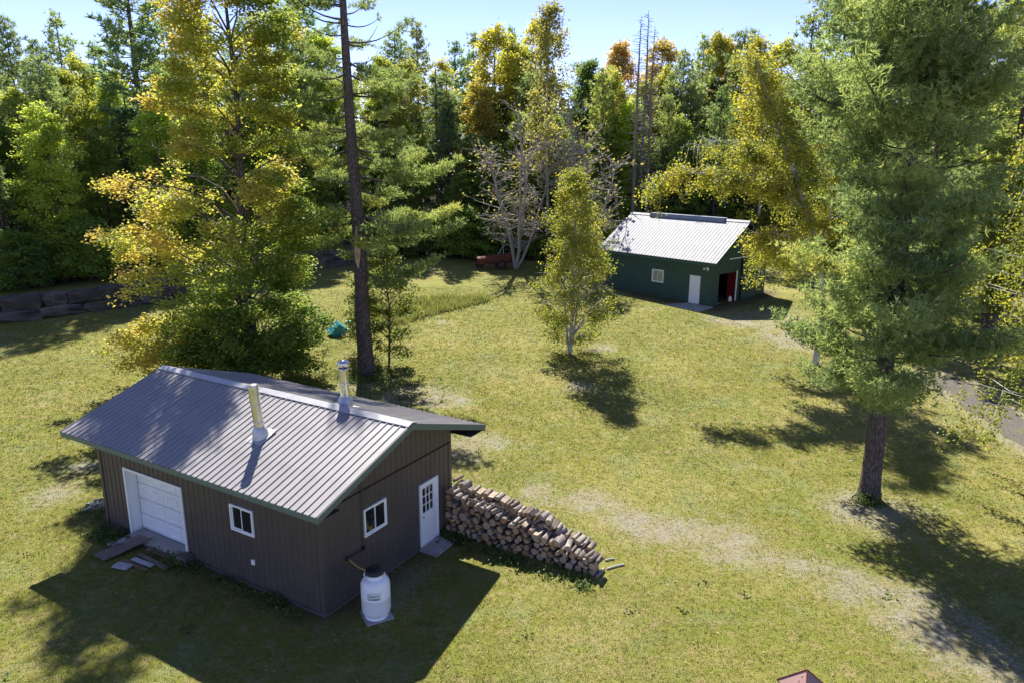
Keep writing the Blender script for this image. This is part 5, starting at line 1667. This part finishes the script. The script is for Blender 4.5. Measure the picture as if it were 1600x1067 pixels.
# skyline trees read off the photograph: (kind, px, distance, top row, colour, look, wide, variant)
SKY = [('pine', 10, 82, 60, 0, 1.0), ('pine', 40, 74, 22, 2, .8), ('pine', 75, 80, 62, 0, 1.0), ('pine', 118, 84, 18, 1, .9), ('broad', 150, 78, 80, 'y0', .9), ('pine', 165, 86, 72, 0, 1.0),
       ('broad', 100, 68, 110, 'y0', 1.0), ('broad', 45, 62, 150, 'g1', 1.0), ('broad', 10, 60, 200, 'g0', 1.0), ('broad', 190, 72, 120, 'y0', .9), ('broad', 145, 66, 150, 'g1', 1.0),
       ('pine', 228, 68, -110, 0, 1.2), ('pine', 275, 76, 20, 2, 1.0), ('spruce', 205, 66, 130, 2, 1.3), ('pine', 330, 80, 40, 1, 1.0),
       ('pine', 400, 82, 20, 0, 1.0), ('pine', 455, 76, 0, 1, 1.0), ('broad', 500, 80, 60, 'g1', 1.0), ('pine', 480, 84, -30, 0, 1.1),
       ('broad', 600, 84, 90, 'y0', .8), ('pine', 622, 90, 40, 0, .9), ('pine', 655, 92, 34, 1, .9), ('birch', 640, 82, 95, 'y0', 1.0), ('birch', 690, 86, 100, 'y1', 1.0), ('thinspruce', 684, 78, 95, 2, 1.0), ('thinspruce', 702, 79, 140, 2, 1.0),
       ('pine', 712, 92, 62, 0, .9), ('pine', 740, 94, 48, 0, .8), ('broad', 752, 82, 118, 'y2', .9), ('broad', 775, 88, 50, 'y1', .9), ('pine', 800, 95, 40, 0, .8), ('broad', 805, 92, 42, 'y0', .9),
       ('broad', 830, 95, 40, 'y1', .8), ('pine', 905, 92, 90, 0, .8), ('broad', 920, 90, 95, 'g2', .8), ('broad', 945, 88, 95, 'y1', .8), ('broad', 970, 94, 66, 'y3', .8), ('broad', 960, 82, 120, 'y0', .7),
       ('broad', 1020, 96, 68, 'y3', .9), ('broad', 1040, 88, 110, 'y0', .8), ('pine', 1060, 86, 70, 0, .8), ('pine', 1090, 94, 50, 1, .8), ('broad', 1105, 98, 52, 'y1', .8), ('broad', 1125, 100, 66, 'y3', .7), ('pine', 1150, 90, 38, 2, .8),
       ('pine', 1165, 96, 42, 0, .8), ('birch', 1195, 74, 60, 'y1', 1.1), ('broad', 1215, 80, 70, 'y0', .9), ('pine', 1250, 82, 10, 1, 1.0), ('pine', 1300, 76, -30, 0, 1.1), ('pine', 1120, 76, 130, 0, .9), ('pine', 1040, 78, 140, 1, .8),
       ('pine', 1350, 84, -20, 0, 1.1), ('pine', 1420, 80, -40, 2, 1.1), ('pine', 1490, 76, -40, 1, 1.1), ('pine', 1560, 82, -60, 1, 1.1), ('broad', 1525, 70, 150, 'y0', .9), ('pine', 1600, 66, -80, 2, 1.0), ('pine', 1660, 78, -40, 0, 1.0), ('pine', -60, 80, 20, 0, 1.0), ('pine', -120, 76, 0, 2, 1.0), ('broad', -40, 64, 130, 'g0', 1.0)]


def colour(c):
    if isinstance(c, str):
        base, look = (GREENS if c[0] == 'g' else YELS)[int(c[1])]
    else: base, look = PINES[c]
    j = random.uniform(.85, 1.15)
    return tuple(min(1.3, b * j * random.uniform(.94, 1.06)) for b in base), look


for kd, px_, dist, ty_, c, wide in SKY:
    x = xat(px_, dist); col, look = colour(c)
    put(kd, x, dist, topy(x, dist, ty_), col, look, wide=wide)

# fill of the wood: two jittered rows behind the edge and a row of young growth at the edge
fr_ = random.Random(44)


def edge_walk(off, step):
    X = -62.0
    while X < 62:
        ey = float(edge_y(X))
        dxy = step * fr_.uniform(.8, 1.2)
        yield X + fr_.uniform(-.8, .8), ey + off + fr_.uniform(-1.5, 1.5)
        sl_ = float(edge_y(X + .5) - edge_y(X - .5))
        X += dxy / math.sqrt(1 + sl_ * sl_)


def in_clear(x, y):
    u_ = (x - BC[0]) * math.cos(BTH) + (y - BC[1]) * math.sin(BTH); v_ = -(x - BC[0]) * math.sin(BTH) + (y - BC[1]) * math.cos(BTH)
    return -BL - 2.5 < u_ < 3 and -2 < v_ < BW + 3


def seen(x, y, m=90):
    p = project((x, y, 4))[0]
    return -m * (7 if y < 75 else 1) < p[0] < 1600 + m


for x, y in list(edge_walk(7.5, 4.0)) + list(edge_walk(13, 4.6)):
    if in_clear(x, y) or not seen(x, y): continue
    q = fr_.random(); px_ = project((x, y, 8))[0][0]
    if q < .3:
        col, look = colour(fr_.choice([0, 1, 0])); put('pine', x, y, fr_.uniform(14, 19), col, look)
    elif q < .36:
        col, look = colour(2); put('spruce', x, y, fr_.uniform(11, 17), col, look)
    elif q < .86:
        col, look = colour(fr_.choice(['g0', 'g1', 'g2', 'g0', 'y0'])); put('broad', x, y, fr_.uniform(11, 16), col, look)
    else:
        col, look = colour(fr_.choice(['y0', 'g1'])); put('birch', x, y, fr_.uniform(13, 18), col, look)
for x, y in edge_walk(2.8, 3.0):
    if in_clear(x, y) or not seen(x, y): continue
    q = fr_.random()
    if q < .82:
        col, look = colour(fr_.choice(['g0', 'g0', 'g1', 'g1', 'y0'])); put('broad', x, y, (fr_.uniform(10, 14.5) if x < -20 else fr_.uniform(8.5, 12.5)), col, look, wide=1.15, variant=2)
    else:
        col, look = colour(2); put('spruce', x, y, fr_.uniform(6, 11), col, look, wide=1.3)
for x, y in edge_walk(.6, 2.1):
    if in_clear(x, y) or not seen(x, y): continue
    col, look = colour(fr_.choice(['g0', 'g1', 'g1', 'y0', 'g2'])); put('bush', x, y + .6, fr_.uniform(2.2, 5.0), col, look, wide=fr_.uniform(1., 1.35))

# named single trees
x = xat(858, 74)
put('birch', x, 74, topy(x, 74, 4), (.34, .33, .12), '', variant=0, wide=.85, label='very tall thin olive birch with pale trunk rising above the young birch clump')
for px_, dst, ty_, lab in ((806, 68, 205, 'grey leafless thicket tree beside the tall thin olive birch, nearer the broken snag'), (915, 69, 190, 'grey leafless thicket tree beside the tall thin olive birch, nearer the green barn')):
    x = xat(px_, dst); put('bare', x, dst, topy(x, dst, ty_), (.30, .28, .12), '', label=lab, wide=1.15, group='grey leafless trees by the barn')
for px_, dst, ty_, lab in ((993, 74, 22, 'dead grey spruce pole above the barn roof, nearest the young birch clump'), (1004, 76, 14, 'tallest dead grey spruce pole, middle of the three above the barn roof'), (1014, 75, 38, 'dead grey spruce pole above the barn roof, nearest the big pine')):
    x = xat(px_, dst); put('snag', x, dst, topy(x, dst, ty_), (1, 1, 1), '', label=lab, group='dead spruces behind the barn')
x, y, z = at(749, 385)
g = Geo(); r = np.random.default_rng(8); g.tube([(0, 0, -.3), (.03, 0, 2.2), (-.02, 0, 4.2), (.04, 0, 5.0)], [.42, .36, .34, .24], 9)
for q in range(7):
    zz = r.uniform(2, 4.2); a = r.uniform(-.6, .6); e_ = np.array([math.cos(a) * 2.3, math.sin(a) * 2.3, r.uniform(-1.2, .8)]); p = np.array([.2, 0, zz]); g.tube(np.stack([p, p + e_ * .5 + np.array([0, 0, .3]), p + e_]), [.05, .035, .012], 4)
t = thing('tree_stump', 'broken grey tree snag standing in the wood above the rusty machine', 'snag', (x, y, z)); obj('trunk', g, M['deadwood'], t)
# right edge: pines, trunks and a birch hanging in from outside
put('pine', 30.5, 46, 24, (1.25, 1.15, .75), '', variant=0, rot=1.0, label='pine with bright olive needles beside the drive at the photo edge', wide=1.1)
put('pine', 24.5, 44, 21, (.95, 1.0, .8), '', variant=2, rot=2.0, label='shaded pine standing between the big lawn pine and the drive', wide=.95, z=terf(24.5, 44) + .0)
put('broad', 26.8, 41, 11, (.19, .2, .035), '', variant=1, rot=.4, label='vine covered green tree trunk standing beside the gravel drive', wide=.7)
put('birch', 29.5, 40, 17, (.34, .36, .07), '', variant=1, rot=3.0, label='yellow green birch over the drive at the photo edge', wide=.9)
put('pine', 33.5, 50, 19, (.8, .88, .75), '', variant=2, rot=.7, label='dark low branched pine in the shade past the drive, farther than its olive neighbour', wide=1.1)
put('pine', 28.2, 50, 17, (.75, .85, .72), '', variant=2, rot=2.6, label='dark low branched pine beyond the drive, closest to the green barn', wide=1.0)
put('broad', 33, 56, 14, (.10, .15, .04), '', variant=2, label='dark leafy tree in the shade beyond the gravel drive', wide=1.2)
hb = (18.7, 24.6)


def hanging():
    r = np.random.default_rng(95); wood = Geo(); fol = Geo()
    z0_ = terf(*hb)
    H_ = 12.5
    s = np.linspace(0, 1, 14)[:, None]; Q = s * np.array([-.9, 0, H_]); Q[:, 0] += .3 * np.sin(s[:, 0] * 3); wood.tube(Q, np.linspace(.16, .03, 14), 8)
    CC = []
    for k in range(80):
        zz = r.uniform(1.8, H_); b = np.array([np.interp(zz, Q[:, 2], Q[:, 0]), 0, zz]); a = r.uniform(0, 6.28); L_ = r.uniform(.8, 2.6) * (1.0 if zz < 9 else .6)
        m = b + np.array([math.cos(a) * L_, math.sin(a) * L_, .25 * L_]); e_ = m + np.array([math.cos(a) * .5, math.sin(a) * .5, -r.uniform(.8, 2.6)])
        e_[2] = max(e_[2], .35)
        wood.tube(np.stack([b, m, e_]), [.022, .014, .005], 4, cap=False)
        for q in np.linspace(.1, 1, 12): CC.append(m * (1 - q) + e_ * q)
    CC = np.array(CC); reps = r.poisson(15, len(CC)); C = np.repeat(CC, reps, 0) + r.normal(0, .15, (reps.sum(), 3))
    leaf_quads(fol, C, .105, r, .1, 0, np.clip(.32 + .8 * (fbm(C[:, 0], C[:, 2], 3) - .5) + r.normal(0, .14, len(C)), 0, 1))
    return wood, fol


w_, f_ = hanging()
plant('birch_tree', 'near birch with drooping green and yellow sprays hanging in before the gravel drive', 'birch tree', w_, f_, M['birchbark'], M['birchleaf'], (hb[0], hb[1], terf(*hb)))

# labels for the trees of the wood
ZONES = [(-999, 135, 'above the boulder wall at its far end'), (135, 250, 'above the boulder wall beside the yellow maple'), (250, 520, 'behind the yellow maple'), (520, 640, 'behind the tall scarred pine'), (640, 735, 'between the tall scarred pine and the broken snag'),
         (735, 830, 'above the rusty farm machine'), (830, 935, 'behind the young birch clump'), (935, 1040, 'behind the dead spruce poles'), (1040, 1180, 'above the ridge of the green barn'), (1180, 1320, 'behind the leaning birch'), (1320, 1480, 'behind the big lawn pine'), (1480, 9999, 'behind the gravel drive')]
by = {}
for rec in TREES:
    t, nm, look, px_, y, H_ = rec
    zone = next(z for a, b, z in ZONES if a <= px_ < b)
    ey = float(edge_y(t.location.x)); dep = y - ey
    row = 'at the edge of the wood' if dep < 4.5 else ('in the middle of the wood' if dep < 11 else 'deep in the wood')
    word = nm.replace('_', ' ') if nm != 'broadleaf_tree' else 'tree'
    by.setdefault((look, word, row, zone), []).append(rec)
ORD = ['first', 'second', 'third', 'fourth', 'fifth', 'sixth', 'seventh', 'eighth', 'ninth']
for (look, word, row, zone), recs in by.items():
    recs.sort(key=lambda q: q[3])
    for k, rec in enumerate(recs):
        row2 = {'at the edge of the wood': 'edge', 'in the middle of the wood': 'mid', 'deep in the wood': 'deep'}[row]
        rw = {'edge': "on the wood's edge", 'mid': 'in mid wood', 'deep': 'deep in the wood'}[row2]
        if len(recs) == 1: lab = f'{look} {word} {rw} {zone}'
        elif len(recs) == 2: lab = f'{("leftmost", "rightmost")[k]} {look} {word} {rw} {zone}'
        else: lab = f'{ORD[min(k, 8)]} {look} {word} from the left {rw} {zone}'
        ws = lab.split()
        while len(ws) > 16:
            lab = lab.replace('in the wood', 'inside', 1) if 'in the wood' in lab else ' '.join(ws[:16]); ws = lab.split()
        rec[0]['label'] = lab
        rec[0]['group'] = {'pine_tree': 'pines of the wood', 'spruce_tree': 'spruces of the wood', 'broadleaf_tree': 'broadleaf trees of the wood', 'birch_tree': 'birches of the wood', 'bush': 'bushes along the edge of the wood'}[rec[1]]

# the far wood that closes every gap: one mass
fw_ = Geo(); fwood = Geo()
r = np.random.default_rng(400)
C = []; T = []
for k in range(210):
    x = r.uniform(-125, 125); y = r.uniform(98, 132) if k % 3 else r.uniform(86, 98)
    y -= max(0, abs(x) - 45) * .45
    if abs(x) > 70: y = r.uniform(62, 110)
    H_ = r.uniform(13, 18.5); rr_ = r.uniform(2.2, 3.4)
    fwood.tube([(x, y, terf(x, y)), (x, y, terf(x, y) + H_ * .9)], [.2, .04], 4, cap=False)
    n = 520
    tt = r.uniform(0, 1, n) ** .8; a = r.uniform(0, 6.28, n); rad = rr_ * np.sqrt(r.uniform(.25, 1, n)) * np.sin(np.pi * (.1 + .85 * tt)) ** .6
    C.append(np.stack([x + rad * np.cos(a), y + rad * np.sin(a), terf(x, y) + H_ * (.06 + .94 * tt)], 1)); T.append(np.full(n, r.uniform(0, .8)) + r.normal(0, .08, n))
C = np.vstack(C); T = np.clip(np.concatenate(T), 0, 1)
leaf_quads(fw_, C, .75, r, .5, 0, T)
fmat = leafmat('far wood leaves', [(0, (.04, .07, .035)), (.5, (.08, .115, .035)), (.85, (.2, .2, .04)), (1, (.3, .24, .05))], .4)
fw_.tube([(0, 400, -5), (0, 400, -4)], .01, 3)
fo = kind(obj('forest', fw_, fmat), 'stuff')
kind(obj('forest_trunks', fwood, M['bark']), 'stuff')

# ------------------------------------------------------------------ grass, weeds, fallen leaves
def grass():
    r = np.random.default_rng(500); g = Geo()
    n0 = 300000
    th = r.uniform(-.78, .78, n0); d = np.sqrt(r.uniform(9.0 ** 2, 62.0 ** 2, n0) * 0 + np.exp(r.uniform(np.log(9.5 ** 2), np.log(60. ** 2), n0)))
    x = d * np.sin(th); y = d * np.cos(th)
    dirt, dry, lush, fl = masks(x, y)
    keep = (r.random(n0) > dirt * 1.15) & (r.random(n0) > fl * 1.1) & (y < edge_y(x) - 1) & (y < wall_y(x) + (x > -14) * 99)
    u_ = (x - GC[0]) * math.cos(GTH) + (y - GC[1]) * math.sin(GTH); v_ = -(x - GC[0]) * math.sin(GTH) + (y - GC[1]) * math.cos(GTH)
    keep &= ~((u_ > -GL - .1) & (u_ < .1) & (v_ > -.1) & (v_ < GW + .1)); keep &= ~((u_ > 0) & (u_ < 5.5) & (v_ > 5.0) & (v_ < 6.2)); keep &= ~((u_ > 0) & (u_ < .8) & (v_ > 3.8) & (v_ < 4.9))
    keep &= ~((u_ > -8.3) & (u_ < -5.4) & (v_ > -.3) & (v_ < .1))
    u_ = (x - BC[0]) * math.cos(BTH) + (y - BC[1]) * math.sin(BTH); v_ = -(x - BC[0]) * math.sin(BTH) + (y - BC[1]) * math.cos(BTH)
    keep &= ~((u_ > -BL - .2) & (u_ < .5) & (v_ > -2.1) & (v_ < BW + .2))
    x, y, d, dirt, dry, lush = (q[keep] for q in (x, y, d, dirt, dry, lush)); n = len(x)
    z = ter(x, y); k = 3
    s = np.clip(d / 24, .75, 1.9) * r.uniform(.6, 1.3, n) * (1 + .5 * (r.random(n) < .03))
    X = np.repeat(np.stack([x, y, z], 1), k, 0); sc = np.repeat(s, k)[:, None]
    X[:, :2] += r.normal(0, .035, (n * k, 2)) * sc
    a = r.uniform(0, 6.28, n * k); hd = np.stack([np.cos(a), np.sin(a), 0 * a], 1); pd_ = np.stack([-np.sin(a), np.cos(a), 0 * a], 1)
    w = .0105 * sc
    tip = X + hd * .034 * sc * r.uniform(.3, 1.4, (n * k, 1)); tip[:, 2] += (.030 * sc * r.uniform(.5, 1.3, (n * k, 1)))[:, 0]
    V = np.stack([X - pd_ * w, X + pd_ * w, tip], 1)
    t = np.repeat(r.random(n), k * 3)
    g.add(V.reshape(-1, 3), np.arange(n * k * 3).reshape(-1, 3), 0, t)
    rep = lambda q: np.repeat(q, k * 3)
    me = g.mesh('grass', M['grass'], {'dry': rep(dry), 'lush': rep(lush)})
    return kind(link('grass', me), 'stuff')


grass()


def tall_grass():
    r = np.random.default_rng(510); g = Geo()
    a = np.array(ground0(612, 508)); b = np.array(ground0(760, 470)); n = 3600
    t = r.random(n); P = a + (b - a) * t[:, None]; nrm = np.array([-(b - a)[1], (b - a)[0]]); nrm /= np.linalg.norm(nrm)
    P = P + nrm * (r.uniform(0, 1, n) ** 1.4 * (4.6 * np.sin(np.pi * (.15 + .8 * t))))[:, None] + r.normal(0, .35, (n, 2))
    z = ter(P[:, 0], P[:, 1]); h = r.uniform(.22, .75, n) * (.25 + 1.1 * fbm(P[:, 0] * .8, P[:, 1] * .8, 9))
    X = np.stack([P[:, 0], P[:, 1], z], 1); X = np.repeat(X, 3, 0); X[:, :2] += r.normal(0, .06, (3 * n, 2)); hh = np.repeat(h, 3) * r.uniform(.6, 1.1, 3 * n)
    an = r.uniform(0, 6.28, 3 * n); hd = np.stack([np.cos(an), np.sin(an), 0 * an], 1); w = .03
    tip = X + hd * (hh * .35)[:, None]; tip[:, 2] += hh
    pd_ = np.stack([-hd[:, 1], hd[:, 0], 0 * an], 1)
    g.add(np.stack([X - pd_ * w, X + pd_ * w, tip], 1).reshape(-1, 3), np.arange(9 * n).reshape(-1, 3), 0, np.repeat(np.clip(r.normal(.5, .25, 3 * n), 0, 1), 3))
    m = leafmat('tall grass blades', [(0, (.16, .21, .08)), (.5, (.24, .27, .11)), (1, (.34, .32, .17))], .4)
    return kind(obj('tall_grass', g, m), 'stuff')


tall_grass()


def weeds():
    r = np.random.default_rng(520); C = []; T = []
    spots = []
    for k in range(46):      # along the walls of the garage
        spots.append(g0(r.uniform(-GL, -.2), -r.uniform(.1, .55)) + (r.uniform(.1, .28),))
    for k in range(34): spots.append(g0(r.uniform(.1, .8), r.uniform(4.9, 5.2)) + (.22,))
    for k in range(60): spots.append(g0(r.uniform(.2, 5.3), r.uniform(4.55, 5.15)) + (r.uniform(.08, .2),))
    for k in range(60): spots.append(g0(-GL - r.uniform(.2, 1.6), r.uniform(-.2, 3.2)) + (r.uniform(.1, .28),))
    for k in range(26): spots.append(g0(r.uniform(-9.4, -8.2), -r.uniform(.1, .8)) + (.24,))
    for k in range(14): spots.append(g0(r.uniform(-5.9, -5.2), -r.uniform(.2, .6)) + (.22,))
    for k in range(90):
        a = r.uniform(0, 6.28); q = r.uniform(.4, 1.5); spots.append((pb[0] + q * math.cos(a), pb[1] + q * math.sin(a) - .3, r.uniform(.15, .45)))
    for k in range(22):
        a = r.uniform(0, 6.28); q = r.uniform(.3, .5); spots.append((rb_[0] - .25 + .3 * math.cos(a), rb_[1] - q, r.uniform(.2, .45)))
    for k in range(60): spots.append((pb[0] + r.uniform(-3.5, 4.5), pb[1] - r.uniform(.5, 4), r.uniform(.08, .25)))
    for k in range(26):
        x, y = ground0(r.uniform(0, 1600), r.uniform(560, 1067)); spots.append((x, y, r.uniform(.04, .1)))
    for sx, sy, h in spots:
        n = int(10 + 70 * h); p = r.normal(0, 1, (n, 3)) * np.array([.09 + .25 * h, .09 + .25 * h, .3 * h]); p[:, 2] = np.abs(p[:, 2]) * 1.2 + .02
        p[:, 0] += sx; p[:, 1] += sy; p[:, 2] += terf(sx, sy)
        C.append(p); T.append(np.full(n, r.uniform(.2, .8)) + r.normal(0, .12, n))
    g = Geo(); leaf_quads(g, np.vstack(C), .085, r, .5, 0, np.clip(np.concatenate(T), 0, 1))
    m = leafmat('weed leaves', [(0, (.045, .09, .025)), (.5, (.09, .15, .035)), (1, (.18, .22, .05))], .4)
    kind(obj('weeds', g, m), 'stuff')
    # fallen leaves
    n = 700; P = np.array([ground0(*q) for q in zip(r.uniform(-50, 1650, n), 430 + 640 * r.random(n) ** 1.2)])
    g = Geo(); leaf_quads(g, np.stack([P[:, 0], P[:, 1], ter(P[:, 0], P[:, 1]) + .035], 1), .06, r, 1.8, 0, r.random(n))
    m = leafmat('fallen leaves', [(0, (.3, .2, .09)), (.5, (.45, .35, .12)), (1, (.4, .3, .2))], .25)
    kind(obj('fallen_leaves', g, m), 'stuff')


weeds()
